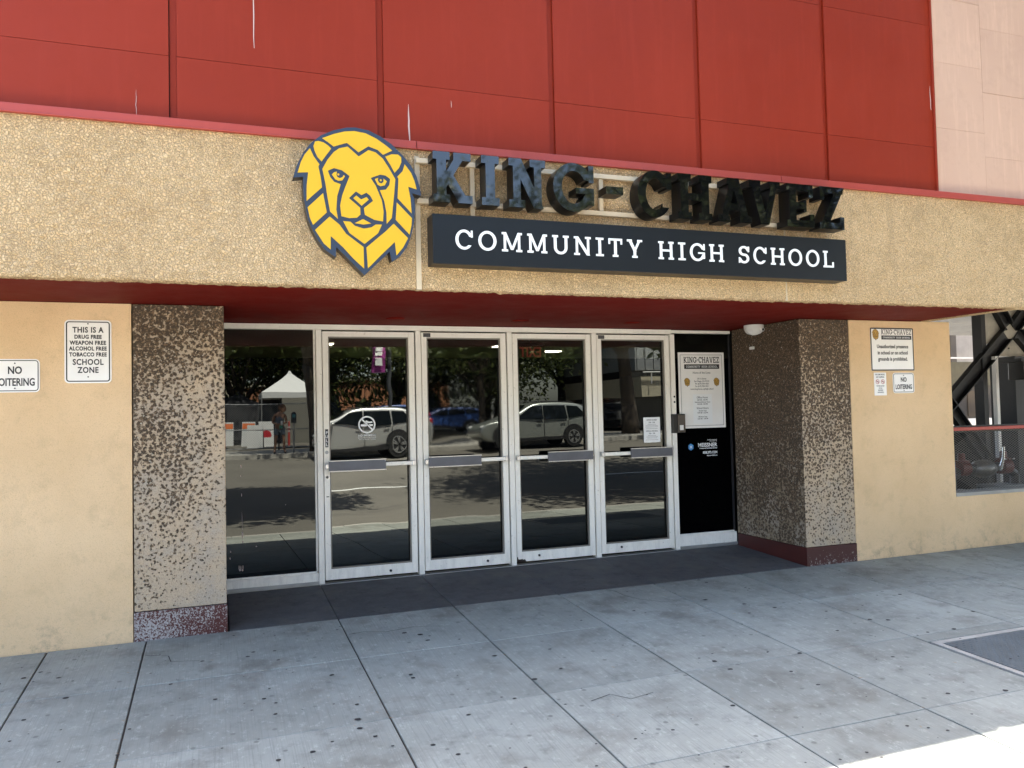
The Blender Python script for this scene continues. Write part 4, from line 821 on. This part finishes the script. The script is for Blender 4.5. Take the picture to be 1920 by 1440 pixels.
# ---------------------------------------------------------------- street behind the camera (seen mirrored in the doors)
tyre = simple('tyre_rubber', (.012, .012, .012), .8); rim = simple('alloy_rim', (.5, .5, .5), .35, .8); cwin = simple('car_window', (.006, .008, .010), .05, spec=.8)
trim_b = simple('black_car_trim', (.015, .015, .016), .5); lampr = simple('red_tail_lamp', (.35, .01, .01), .2); lampw = simple('clear_head_lamp', (.6, .6, .58), .15); lampo = simple('amber_lamp', (.7, .22, .02), .3)
def car(loc, paint, label, cat='car', group=None, L=4.55, H=1.66, rz=0, sporty=False, roofbars=True, name='parked_car'):
    """car facing -X, near flank towards +Y, tyres on z=0"""
    o = empty(name, loc, label, cat, group, rz)
    W = .90; belt = .98; e = L/2
    prof = [(-e,.34),(-e-.03,.55),(-e+.04,.78),(-e+.22,.90),(-e+1.12,1.05),(-e+1.9,H-.10),(-e+2.25,H-.01),(-e+3.2,H),(-e+3.9,H-.07),(e-.30,H-.22),(e-.06,1.12),(e-.02,.95),(e+.02,.62),(e-.02,.34),(e-.4,.24),(-e+.4,.24)]
    if sporty: prof = [(x, z if z < 1.06 else 1.05+(z-1.05)*.72) for x, z in prof]; H = 1.05+(H-1.05)*.72
    cx = 0; cz = .85
    lay = [(0, 0), (.55, .0), (.80, .012), (.87, .045), (.90, .11)]
    mb = MB(); n = len(prof); rings = []
    def tumble(z): return 1-.20*max(0, (z-belt))/(H-belt)
    for sgn in (1, -1):
        ids = []
        for y, ins in lay:
            ring = []
            for x, z in prof:
                sx_ = 1-ins/ e; sz_ = 1-ins/.7*.55; xx, zz = x*sx_, cz+(z-cz)*sz_; ring.append((xx, sgn*y*tumble(zz), zz))
            ids.append(len(mb.v)); mb.v += ring
        for a, b_ in zip(ids[:-1], ids[1:]):
            for k in range(n):
                f = (a+k, a+(k+1) % n, b_+(k+1) % n, b_+k); mb.f.append(f if sgn > 0 else f[::-1]); mb.m.append(0)
        mb.f.append(tuple(ids[-1]+k for k in range(n))); mb.m.append(0)
    body = mb.build('body', paint, o, smooth=True); 
    bv = body.modifiers.new('s', 'SUBSURF'); bv.levels = 1; bv.render_levels = 1
    ytop = lambda z: .905*tumble(z)+.006
    def side(name, poly, mat, off=0.0, th=.01):
        for s_ in (1, -1):
            m_ = MB(); A = [(x, s_*(ytop(z)+off), z) for x, z in poly]; B_ = [(x, s_*(ytop(z)+off-th), z) for x, z in poly]; nn = len(poly)
            tri = tessellate_polygon([[Vector((x, z, 0)) for x, z in poly]])
            m_.add(A+B_, [tuple(t) for t in tri]+[(k, (k+1) % nn, (k+1) % nn+nn, k+nn) for k in range(nn)]); m_.build(name, mat, o)
    ht_ = H-.14; ww = -e
    side('side_window', [(ww+1.30,1.03),(ww+1.97,ht_-.03),(ww+2.42,ht_),(ww+2.42,1.0)], cwin)
    side('side_window', [(ww+2.47,1.0),(ww+2.47,ht_),(ww+3.32,ht_-.01),(ww+3.38,1.02)], cwin)
    side('quarter_window', [(ww+3.45,1.03),(ww+3.40,ht_-.02),(ww+3.85,ht_-.06),(ww+4.17,1.12)], cwin)
    for x in (ww+1.22, ww+2.445, ww+3.42): side('door_seam', [(x-.008, .36), (x+.008, .36), (x+.008, .96), (x-.008, .96)], trim_b, -.002)
    for x in (ww+2.15, ww+3.12):
        side('door_handle', [(x, .90), (x+.20, .91), (x+.20, .94), (x, .93)], trim_b, .02, .03)
    side('sill_trim', [(ww+1.2,.26),(e-1.25,.26),(e-1.25,.36),(ww+1.2,.36)], trim_b, .0)
    for wx in (-e+.86, e-.92):
        side('wheel_arch', [(wx+.43*math.cos(R_(t)), .36+.43*math.sin(R_(t))) for t in range(-12, 193, 15)], trim_b, .006)
        for s_ in (1, -1):
            m_ = MB(); m_.cyl((wx, s_*.70, .34), (wx, s_*.925, .34), .34, n=28); w_ = m_.build('wheel', tyre, o)
            m_ = MB(); m_.cyl((wx, s_*.926, .34), (wx, s_*.932, .34), .225, n=24)
            m_.build('hub', trim_b, w_); m_ = MB()
            for k in range(5):
                a = 2*math.pi*k/5+.3
                for da in (-.16, .16): m_.bar((wx+.04*math.cos(a), s_*.937, .34+.04*math.sin(a)), (wx+.215*math.cos(a+da), s_*.937, .34+.215*math.sin(a+da)), .035, .01, up=(0, 1, 0))
            for k in range(24):
                a, b_ = 2*math.pi*k/24, 2*math.pi*(k+1)/24; q_ = lambda t, r: (wx+r*math.cos(t), s_*.939, .34+r*math.sin(t)); m_.add([q_(a,.205),q_(b_,.205),q_(b_,.232),q_(a,.232)], [(0,1,2,3)])
            m_.build('spokes', rim, w_)
    for s_ in (1, -1):
        m_ = MB(); m_.sphere((-e+1.32, s_*.99, 1.05), .11, 10, 6, sx=.6, sz=.8); m_.build('mirror', paint, o, smooth=True)
        m_ = MB(); m_.sphere((-e+.14, s_*.68, .76), .17, 10, 6, sx=.8, sy=.9, sz=.5); m_.build('headlight', lampw, o, smooth=True)
        m_ = MB(); m_.sphere((-e+.25, s_*.80, .78), .09, 8, 6, sx=1, sy=.6, sz=.6); m_.build('indicator', lampo, o, smooth=True)
        m_ = MB(); m_.sphere((e-.12, s_*.76, 1.02), .15, 10, 6, sx=.7, sy=.7, sz=1.2); m_.build('tail_lamp', lampr, o, smooth=True)
        if roofbars:
            m_ = MB(); m_.tube([(-e+2.1, s_*.62, H-.03), (-e+2.25, s_*.62, H+.04), (e-.9, s_*.62, H-.01), (e-.75, s_*.62, H-.1)], [.018]*4, n=6); m_.build('roof_rail', trim_b, o)
    tw = .72
    m_ = MB(); m_.add([(-e+1.18, -.74, 1.08), (-e+1.18, .74, 1.08), (-e+1.86, .62, H-.14), (-e+1.86, -.62, H-.14)], [(0,1,2,3)]); [m_.v.__setitem__(i, (v[0]-.035, v[1], v[2]+.03)) for i, v in enumerate(m_.v)]; m_.build('windscreen', cwin, o)
    return o
silver = simple('silver_green_paint', (.36, .38, .35), .28, .55, coat=.6); silver2 = simple('silver_paint', (.50, .50, .48), .28, .55, coat=.6)
navyp = simple('dark_blue_paint', (.01, .014, .03), .2, .2, coat=1); whitep = simple('white_car_paint', (.6, .6, .6), .3, coat=.6); bluep = simple('blue_car_paint', (.03, .07, .22), .3, coat=.6); blackp = simple('black_car_paint', (.012, .012, .013), .25, coat=1); redp = simple('red_car_paint', (.3, .02, .02), .3, coat=.6)
CARZ = .25
car((11.6, -20.7, CARZ), silver, 'grey green compact estate parked across the street, mirrored in the second and third doors')
car((5.3, -20.7, CARZ), silver2, 'bright silver car with roof rails mirrored behind the no smoking decal')
car((23.5, -23.4+2.4, CARZ), navyp, 'dark blue car behind the yellow hydrant in the mirrored street', L=4.7, sporty=True, roofbars=False)
LOTG = 'cars in the lot beyond the fence'
for x, y, pm, sp, lb in ((8.6, -33, bluep, False, 'blue car in the mirrored parking lot, behind the silver bonnet'), (12.6, -36, bluep, True, 'low dark blue car in the middle of the mirrored lot'), (19.4, -36.5, whitep, True, 'low white car in the mirrored lot behind the grey green estate'), (10.8, -41, blackp, False, 'black car deep in the mirrored lot'), (23.4, -36, whitep, False, 'white car at the right end of the mirrored lot'), (4.6, -42, redp, True, 'dark red car far back in the mirrored lot')):
    car((x, y, .52), pm, lb, group=LOTG, sporty=sp, roofbars=False, rz=random.uniform(-.1, .1))

# trees
g = G('leaf_green'); r1 = g.noise(.6, 2, .5); r2 = g.noise(9, 2, .5)
c = g.mix(g.mr(r1, .35, .65), (.030, .052, .011), (.07, .09, .018)); c = g.mix(g.mr(r2, .45, .65, 0, .7), c, (.12, .125, .024)); g.b.inputs['Roughness'].default_value = .5
g.b.inputs['Subsurface Weight'].default_value = 0
n, l = g.n, g.l; tl = n.new('ShaderNodeBsdfTranslucent'); l.new(c, tl.inputs[0]); ms = n.new('ShaderNodeMixShader'); ms.inputs[0].default_value = .3; l.new(c, g.b.inputs['Base Color']); l.new(g.b.outputs[0], ms.inputs[1]); l.new(tl.outputs[0], ms.inputs[2]); l.new(ms.outputs[0], n['Material Output'].inputs[0]); M['leaf'] = g.mt
M['bark'] = simple('grey_brown_bark', (.075, .058, .042), .9, var=.35, vscale=5, bump=.6, bscale=14)
def tree(x, y, z0, th, h, r, label, nl=5200, ls=.16, seed=0, lean=(0, 0), tr=.2, off=(0, 0), sparse=1, limbs=9, group='street trees mirrored in the glass'):
    rn = random.Random(seed); o = empty('street_tree', (x, y, z0), label, 'tree', group); t = MB()
    top = Vector((lean[0], lean[1], th)); t.tube([(0, 0, -.1), (lean[0]*.2, lean[1]*.2, th*.35), (lean[0]*.6, lean[1]*.6, th*.7), tuple(top)], [tr*1.35, tr, tr*.88, tr*.8], n=10)
    cc = Vector((lean[0]+off[0], lean[1]+off[1], th+(h-th)*.5)); rz = (h-th)*.56; ends = []
    for k in range(limbs):
        a = 2*math.pi*k/limbs+rn.uniform(-.3, .3); e_ = rn.uniform(-.3, .8); d = Vector((math.cos(a)*r*rn.uniform(.5, .85), math.sin(a)*r*rn.uniform(.5, .85), e_*rz)); p = cc+d; mid = top.lerp(p, .5)+Vector((rn.uniform(-.3, .3), rn.uniform(-.3, .3), rn.uniform(.1, .6)))
        t.tube([tuple(top+Vector((0, 0, -.15))), tuple(mid), tuple(p)], [tr*.55, tr*.3, tr*.1], n=7); ends.append(p)
        for _ in range(3):
            q = p+Vector((rn.uniform(-1, 1), rn.uniform(-1, 1), rn.uniform(-.4, .9)))*r*.3; t.tube([tuple(mid.lerp(p, .5)), tuple(q)], [tr*.16, tr*.05], n=5); ends.append(q)
    t.build('trunk', M['bark'], o, smooth=True)
    cl_ = ends+[cc+Vector((max(-.8, min(.8, rn.gauss(0, .45)))*r, max(-.8, min(.8, rn.gauss(0, .45)))*r, max(-.8, min(.8, rn.gauss(0, .42)))*rz)) for _ in range(int(16*sparse))]
    c_ = np.array([tuple(v) for v in cl_]); rg = np.random.default_rng(seed); k = rg.integers(0, len(c_), nl)
    rad = r*.27; p = c_[k]+np.clip(rg.normal(0, 1, (nl, 3)), -1.7, 1.7)*np.array([rad, rad, rad*.7]); a = rg.normal(0, 1, (nl, 3)); a /= np.linalg.norm(a, axis=1)[:, None]; b_ = np.cross(a, rg.normal(0, 1, (nl, 3))); b_ /= np.linalg.norm(b_, axis=1)[:, None]
    s_ = ls*rg.uniform(.6, 1.3, (nl, 1)); V = np.stack([p-a*s_, p+b_*s_*.45, p+a*s_, p-b_*s_*.45], 1).reshape(-1, 3); F = np.arange(nl*4).reshape(-1, 4)
    me = bpy.data.meshes.new('crown'); me.from_pydata(V.tolist(), [], F.tolist()); me.materials.append(M['leaf']); place(me, 'crown', (0, 0, 0), o); return o
FZ = .45
tree(3.4, -23.0, FZ, 3.2, 8.2, 2.5, 'dark leaning tree beside the parking meter in the mirrored street', seed=1, lean=(-.35, 0), tr=.24, nl=9000, ls=.13, off=(1.0, 1.0))
tree(17.3, -24.0, FZ, 3.6, 10.5, 4.0, 'broad dark tree rising behind the grey green estate in the mirrored street', seed=2, lean=(-.3, 0), tr=.33, nl=12000, ls=.13)
tree(21.9, -24.2, FZ, 2.3, 8.2, 3.3, 'bare limbed tree right of the yellow hydrant in the mirrored street', seed=3, lean=(-.5, 0), tr=.27, nl=1300, sparse=.3, off=(.6, 0))
tree(11.2, -25.2, FZ, 2.8, 6.6, 3.0, 'slim dark tree between the two parked silver cars, mirrored', seed=4, tr=.15, nl=11000, ls=.13)
BACK = ((-5, -37, 9, 'at the far left of'), (1.0, -45, 10, 'left behind'), (6.5, -46, 10.5, 'behind the white tent in'), (12.5, -44, 11, 'behind the black car in'), (18.5, -45, 11, 'right behind'), (-10, -34, 9, 'leftmost beyond'), (4, -54, 12, 'second row behind'), (25.5, -43, 10.5, 'beside the warehouse by'), (-2.5, -54, 12, 'second row left of'), (10, -55, 12, 'second row middle of'), (17, -56, 12, 'second row right of'), (24, -58, 12, 'deepest row of'), (15.5, -37.5, 8.5, 'nearer one with low crown in'), (33, -47, 15, 'tallest one by the warehouse beyond'), (30, -58, 16, 'tall one over the warehouse roof of'), (41, -55, 16, 'rightmost tall one of'))
protos = []
def retree(src, x, y, z, sc, rz, label):
    t_ = copy_tree(src); t_.location = (x, y, z); t_.scale = (sc, sc, sc); t_.rotation_euler.z = rz; t_['label'] = label; return t_
for i, (x, y, hh, wh) in enumerate(BACK):
    lb = 'dark evergreen tree %s the mirrored lot' % wh
    if i < 3: protos.append(tree(x, y, .6, 1.9, 10, 5.0, lb, seed=10+i, tr=.25, nl=26000, ls=.14, limbs=10, group='trees at the back of the lot'))
    else: retree(protos[i % 3], x, y, .6, hh/9.5, i*1.3, lb)
# near kerb trees: out of frame, they shade the street and are mirrored in the gloss letters
tree(-1.9, -5.35, -.25, 6.8, 11, 2.2, 'feathery street tree left of the entrance whose shade lies on the road', seed=31, lean=(2.0, -.9), off=(1.4, -1.2), nl=24000, ls=.15, tr=.16, group='kerbside trees by the school')
tree(13.2, -5.35, -.23, 3.9, 10.4, 3.8, 'leafy street tree right of the entrance mirrored in the black letters', seed=32, lean=(-.6, -.6), off=(-1.6, -2.5), nl=22000, ls=.16, tr=.18, group='kerbside trees by the school')
tree(21, -5.35, -.21, 3.6, 9.5, 3.7, 'leafy street tree far along the kerb to the right of the school', seed=33, off=(0, -1.4), nl=9000, ls=.2, tr=.18, group='kerbside trees by the school')

# chain link fence of the lot
fe = empty('chain_link_fence', (-14, -26.0, .47), 'chain link fence of the lot behind the mirrored pavement', 'fence')
mb = MB(); [mb.cyl((0, 0, z), (19, 0, z), .02, n=6) for z in (.08, .78, 1.82)]; mb.build('rail', M['galv'], fe)
for k in range(8):
    mb = MB(); mb.cyl((k*2.7, 0, 0), (k*2.7, 0, 1.86), .03, n=8); mb.build('post', M['plastic_black'], fe)
mb = MB()
for k in range(-20, 212):
    for sg in (1, -1):
        xa, xb = k*.09, k*.09+1.74; 
        if xa < 0 or xb > 19: continue
        mb.bar((xa, 0, .08 if sg > 0 else 1.82), (xb, 0, 1.82 if sg > 0 else .08), .006, .006, up=(0, 1, 0))
mb.build('wire_mesh', M['galv'], fe, kind='stuff', fix=False)
# lot canopy tents
tw_ = simple('white_tent_fabric', (.62, .62, .60), .8); tg = simple('grey_tent_wall', (.20, .19, .155), .85, var=.1); td = simple('dark_tent_fabric', (.03, .032, .036), .8)
def tent(loc, w, h, wall, roof, label):
    o = empty('canopy_tent', loc, label, 'tent'); mb = MB(); hw = w/2; e_ = h*.70
    n_ = 6; ring = []
    for k in range(n_+1):
        t_ = k/n_; s_ = (1-t_)**1.5 if t_ < 1 else 0; z = e_+(h-e_)*t_; r_ = hw*max(.02, (1-t_)**1.35); ring.append([(-r_, -r_, z), (r_, -r_, z), (r_, r_, z), (-r_, r_, z)])
    for a, b_ in zip(ring[:-1], ring[1:]): mb.add(a+b_, [(0,1,5,4),(1,2,6,5),(2,3,7,6),(3,0,4,7)])
    mb.add([(-hw,-hw,e_-.25),(hw,-hw,e_-.25),(hw,hw,e_-.25),(-hw,hw,e_-.25)]+ring[0], [(0,1,5,4),(1,2,6,5),(2,3,7,6),(3,0,4,7)]); mb.build('roof', roof, o)
    for x in (-hw, hw):
        for y in (-hw, hw): MB().box(x-.02, x+.02, y-.02, y+.02, 0, e_).build('leg', M['galv'], o)
    MB().box(-hw*.35, hw, hw-.02, hw, .05, e_-.251).build('side_wall', wall, o); MB().box(hw-.02, hw+.0, -hw, hw-.03, .05, e_-.26).build('side_wall', wall, o); MB().box(-hw, hw, -hw, -hw+.02, .05, e_-.26).build('side_wall', td, o); MB().box(-hw*.36, -hw*.34, 0, hw, .05, e_-.26).build('side_wall', td, o)
    return o
tent((3.2, -33.4, .5), 2.75, 3.55, tg, tw_, 'white peaked canopy tent with grey side wall in the mirrored lot')
o = tent((1.0, -44, .55), 3.6, 2.9, td, td, 'dark grey canopy tent left of the white one in the mirrored lot')
# folding signs, barricades, delineators
sgn_w = simple('sandwich_board_white', (.62, .62, .60), .6); org = simple('safety_orange', (.75, .16, .02), .5); rdp = simple('delineator_red', (.55, .04, .025), .45); stopr = simple('stop_red', (.55, .02, .03), .5)
def aboard(x, y, h, w, label, rz=0, top=None, disc=False, cat='sign', group=None):
    o = empty('folding_sign', (x, y, .5), label, cat, group, rz)
    mb = MB(); mb.hexa([(-w/2,.20,0),(w/2,.20,0),(w/2,.24,0),(-w/2,.24,0)], [(-w/2,-.0,h),(w/2,-.0,h),(w/2,.04,h),(-w/2,.04,h)]); mb.build('front_panel', sgn_w, o)
    mb = MB(); mb.hexa([(-w/2,-.30,0),(w/2,-.30,0),(w/2,-.26,0),(-w/2,-.26,0)], [(-w/2,-.05,h),(w/2,-.05,h),(w/2,-.01,h),(-w/2,-.01,h)]); mb.build('rear_panel', td, o)
    if top: mb = MB(); mb.hexa([(-w/2+.02,.075,h*.70),(w/2-.02,.075,h*.70),(w/2-.02,.11,h*.70),(-w/2+.02,.11,h*.70)], [(-w/2+.02,.02,h*.93),(w/2-.02,.02,h*.93),(w/2-.02,.06,h*.93),(-w/2+.02,.06,h*.93)]); mb.build('orange_band', top, o)
    if disc: mb = MB(); mb.cyl((0, .12, h*.45), (0, .17, h*.45), w*.36, n=8); mb.build('stop_disc', stopr, o)
    return o
aboard(1.35, -27.3, .95, .62, 'blank white sandwich board inside the fence in the mirrored lot', rz=.15)
aboard(.25, -34, 1.1, .65, 'white barricade with orange band, farther left in the mirrored lot', top=org)
aboard(1.25, -32, 1.1, .62, 'white barricade with orange band behind the blank board, mirrored', top=org, rz=.3)
aboard(1.9, -29.8, 1.1, .62, 'white board with red stop disc in the mirrored lot', disc=True)
aboard(3.9, -27.2, 1.5, .55, 'white board with red marks behind the pedestrian, mirrored', disc=True)
def delin(x, y, label):
    o = empty('delineator_post', (x, y, .5), label, 'traffic post', 'red delineator posts in the lot'); mb = MB(); mb.cyl((0,0,.0), (0,0,.05), .18, .15, n=12); mb.build('foot', trim_b, o)
    mb = MB(); mb.cyl((0,0,.05), (0,0,1.02), .05, .04, n=10); mb.sphere((0,0,1.04), .045, 8, 6); mb.build('tube', rdp, o)
    for z in (.62, .8): mb = MB(); mb.cyl((0,0,z), (0,0,z+.06), .052, .051, n=10); mb.build('band', sgn_w, o)
delin(.15, -28.2, 'red delineator post left of the blank sandwich board, mirrored'); delin(2.75, -28.2, 'red delineator post right of the blank sandwich board, mirrored')
# parking meter
o = empty('parking_meter', (2.5, -22.5, FZ), 'grey parking meter beside the pedestrian on the mirrored pavement', 'parking meter')
mb = MB(); mb.cyl((0,0,0), (0,0,1.05), .035, n=10); mb.build('pole', M['galv'], o); mb = MB(); mb.box(-.09,.09,-.06,.06,1.05,1.36); mb.sphere((0,0,1.36), .09, 12, 8, sy=.66); mb.build('head', td, o, bevel=.01); MB().box(-.06,.06,.061,.065,1.25,1.36).build('window', simple('meter_teal', (.08, .25, .28), .3), o)
# pedestrian
def skin(name, verts, edges, rad, mat, parent, root=0, sub=2):
    me = bpy.data.meshes.new(name); me.from_pydata(verts, edges, []); o = bpy.data.objects.new(name, me); C.objects.link(o); o.parent = parent
    me.materials.append(mat); sk = o.modifiers.new('skin', 'SKIN'); sk.use_smooth_shade = True
    for i, r_ in enumerate(rad): v = me.skin_vertices[0].data[i]; v.radius = r_ if isinstance(r_, tuple) else (r_, r_); v.use_root = (i == root)
    ss = o.modifiers.new('sub', 'SUBSURF'); ss.levels = ss.render_levels = sub; return o
skinm = simple('skin_tone', (.30, .16, .10), .6); hairm = simple('brown_hair', (.10, .045, .02), .6); topm = simple('grey_blue_top', (.10, .12, .15), .8); shortm = simple('grey_shorts', (.14, .17, .20), .8); shoem = simple('dark_shoes', (.03, .02, .018), .6); bagm = simple('green_pouch', (.05, .25, .18), .7)
P_ = empty('person', (2.0, -22.45, FZ), 'person in grey shorts and sleeveless top with green waist pouch, looking at a phone', 'person')
vb_ = [(0,0,.92),(0,.0,1.06),(0.02,.0,1.24),(.03,0,1.38),(.07,.02,1.46),(.11,.03,1.54),   # 0-5 pelvis..head
 (-.10,.0,.88),(-.13,.0,.48),(-.17,-.02,.10),(-.20,.10,.03),   # left leg 6-9
 (.10,.0,.88),(.14,.03,.48),(.17,.03,.10),(.21,.15,.03),       # right leg 10-13
 (-.17,.0,1.34),(-.24,.0,1.08),(-.06,.22,1.02),                # left arm 14-16
 (.19,.0,1.34),(.24,.02,1.08),(.12,.26,1.06)]                   # right arm 17-19
eb_ = [(0,1),(1,2),(2,3),(3,4),(4,5),(0,6),(6,7),(7,8),(8,9),(0,10),(10,11),(11,12),(12,13),(3,14),(14,15),(15,16),(3,17),(17,18),(18,19)]
rb_ = [(.15,.11),(.13,.10),(.155,.11),(.09,.08),.05,.085,.085,.055,.036,.03,.085,.055,.036,.03,.055,.038,.028,.055,.038,.028]
skin('body', vb_, eb_, rb_, skinm, P_)
mb = MB(); mb.sphere((.12,.035,1.57), .115, 14, 10, sz=1.12); mb.build('head', skinm, P_, smooth=True)
mb = MB(); mb.sphere((.085,.01,1.615), .137, 14, 10, sz=1.02); mb.build('hair', hairm, P_, smooth=True)
mb = MB(); mb.sphere((.225,.06,1.55), .022, 8, 6); mb.build('nose', skinm, P_, smooth=True)
skin('top', [(0,0,.98),(0,0,1.12),(.02,0,1.27),(.03,0,1.36)], [(0,1),(1,2),(2,3)], [(.165,.125),(.145,.115),(.165,.12),(.13,.09)], topm, P_)
skin('shorts', [(0,0,.93),(-.09,0,.84),(-.115,0,.60),(.09,0,.84),(.125,.02,.60)], [(0,1),(1,2),(0,3),(3,4)], [(.165,.125),.105,.10,.105,.10], shortm, P_)
for s_ in (-1, 1):
    mb = MB(); mb.sphere((s_*.185+.01, .06, .045), .06, 10, 6, sx=.75, sy=2.0, sz=.75); mb.build('shoe', shoem, P_, smooth=True)
    for k in range(5): 
        mb = MB(); bx_ = -.05 if s_ < 0 else .115; mb.tube([(bx_+k*.014-.03, .235, 1.035), (bx_+k*.014-.02, .275, 1.035+.01*(k % 2)), (bx_+k*.012, .285, 1.055)], [.009, .008, .006], n=6); mb.build('finger', skinm, P_)
mb = MB(); mb.box(-.02,.10,.15,.22,.86,.98); mb.build('waist_pouch', bagm, P_, bevel=.015)
ph = box('phone', sgn_w, None, 2.0+.02, 2.0+.09, -22.45+.285, -22.45+.297, FZ+1.0, FZ+1.13, label='pale phone held by the person beside the parking meter', cat='phone')
# hydrant
hy = simple('hydrant_yellow', (.55, .33, .03), .5); o = empty('fire_hydrant', (20.4, -22.5, FZ), 'yellow fire hydrant in front of the bare limbed tree, mirrored', 'fire hydrant')
mb = MB(); mb.cyl((0,0,0),(0,0,.06),.19,n=14); mb.cyl((0,0,.06),(0,0,.62),.12,.11,n=14); mb.cyl((0,0,.62),(0,0,.68),.15,n=14); mb.sphere((0,0,.68),.125,12,8,sz=.9); mb.cyl((0,0,.78),(0,0,.85),.035,n=6); mb.build('barrel', hy, o)
for dx in (-1, 1): mb = MB(); mb.cyl((dx*.09,0,.48),(dx*.21,0,.48),.065,n=10); mb.build('outlet', hy, o)
mb = MB(); mb.cyl((0,.09,.42),(0,.2,.42),.08,n=10); mb.build('outlet', hy, o)
# lamp post with banner
o = empty('lamp_post', (7.0, -22.6, FZ), 'dark lamp post carrying a purple banner, mirrored in the first door', 'lamp post')
mb = MB(); mb.cyl((0,0,0),(0,0,.6),.14,.1,n=12); mb.cyl((0,0,.6),(0,0,7.5),.075,.05,n=12); mb.cyl((0,0,7.3),(0,1.6,7.7),.035,n=8); mb.build('pole', td, o); MB().box(-.15,.15,1.4,2.0,7.66,7.76).build('lamp_head', td, o, bevel=.03)
bn = MB(); nb_ = 8
for k in range(nb_):
    z0, z1 = 2.75+k*.17, 2.75+(k+1)*.17; f_ = lambda z: .03*math.sin(z*4); bn.add([(-.62+f_(z0),f_(z0),z0),(-.13+f_(z0)*.3,f_(z0),z0),(-.13+f_(z1)*.3,f_(z1),z1),(-.62+f_(z1),f_(z1),z1)], [(0,1,2,3)])
bno = bn.build('banner', simple('purple_banner', (.22, .02, .16), .7), o, fix=False); mb = MB()
for k, (a, b_) in enumerate(((3.9,4.06),(3.66,3.84),(3.42,3.6),(3.0,3.3))): mb.box(-.5, -.24, .045, .05, a, b_)
mb.build('banner_print', sgn_w, bno)
mb = MB(); mb.cyl((-.68,0,2.75),(0,0,2.75),.015,n=6); mb.cyl((-.68,0,4.12),(0,0,4.12),.015,n=6); mb.build('banner_arm', td, o)
# white bench-like rack, far buildings
ob = simple('orange_brick_far', (.32, .14, .07), .9, var=.25); gb = simple('grey_metal_siding', (.20, .21, .215), .7, var=.15); cb = simple('cream_far_wall', (.42, .38, .28), .85, var=.15)
o = empty('brick_building', (12, -72, .7), 'low orange brick building far behind the mirrored lot', 'building'); MB().box(-16, 12, -6, 0, 0, 4.2).build('wall', ob, o); MB().box(-16.2, 12.2, -6.2, .2, 4.2, 4.6).build('parapet', cb, o)
for k in range(9): MB().box(-14.5+k*3, -13+k*3, .002, .03, 1.2, 3).build('window', cwin, o)
o = empty('grey_warehouse', (27, -31, .45), 'grey ribbed warehouse behind the bare limbed tree, mirrored in the fourth door', 'building')
MB().box(-5.5, 16, -8, 0, 3.15, 9.5).build('siding', gb, o); MB().box(-5.5, 16, -7.9, .6, 1.75, 2.75).build('parapet_wall', cb, o); MB().box(-5.5, 16, -7.9, -.5, 0, 1.74).build('dark_base', blackp, o); MB().box(-5.5, 16, -7.9, -.6, 2.751, 3.149).build('dark_gap', blackp, o)
for k in range(40): MB().box(-5.4+k*.5, -5.32+k*.5, .0015, .05, 3.2, 9.4).build('rib', gb, o)
mb = MB(); mb.cyl((-5.5, .8, 3.0), (16, .8, 3.0), .04, n=6); [mb.cyl((-5+k*2, .8, 2.4), (-5+k*2, .8, 3.0), .03, n=6) for k in range(10)]; mb.build('railing', sgn_w, o)
o = empty('far_low_building', (-8, -64, .6), 'long pale building far left behind the mirrored tents', 'building'); MB().box(-16, 10, -6, 0, 0, 5).build('wall', cb, o)
for k in range(8): MB().box(-14+k*3, -12.4+k*3, .002, .03, 1.4, 3.2).build('window', cwin, o)
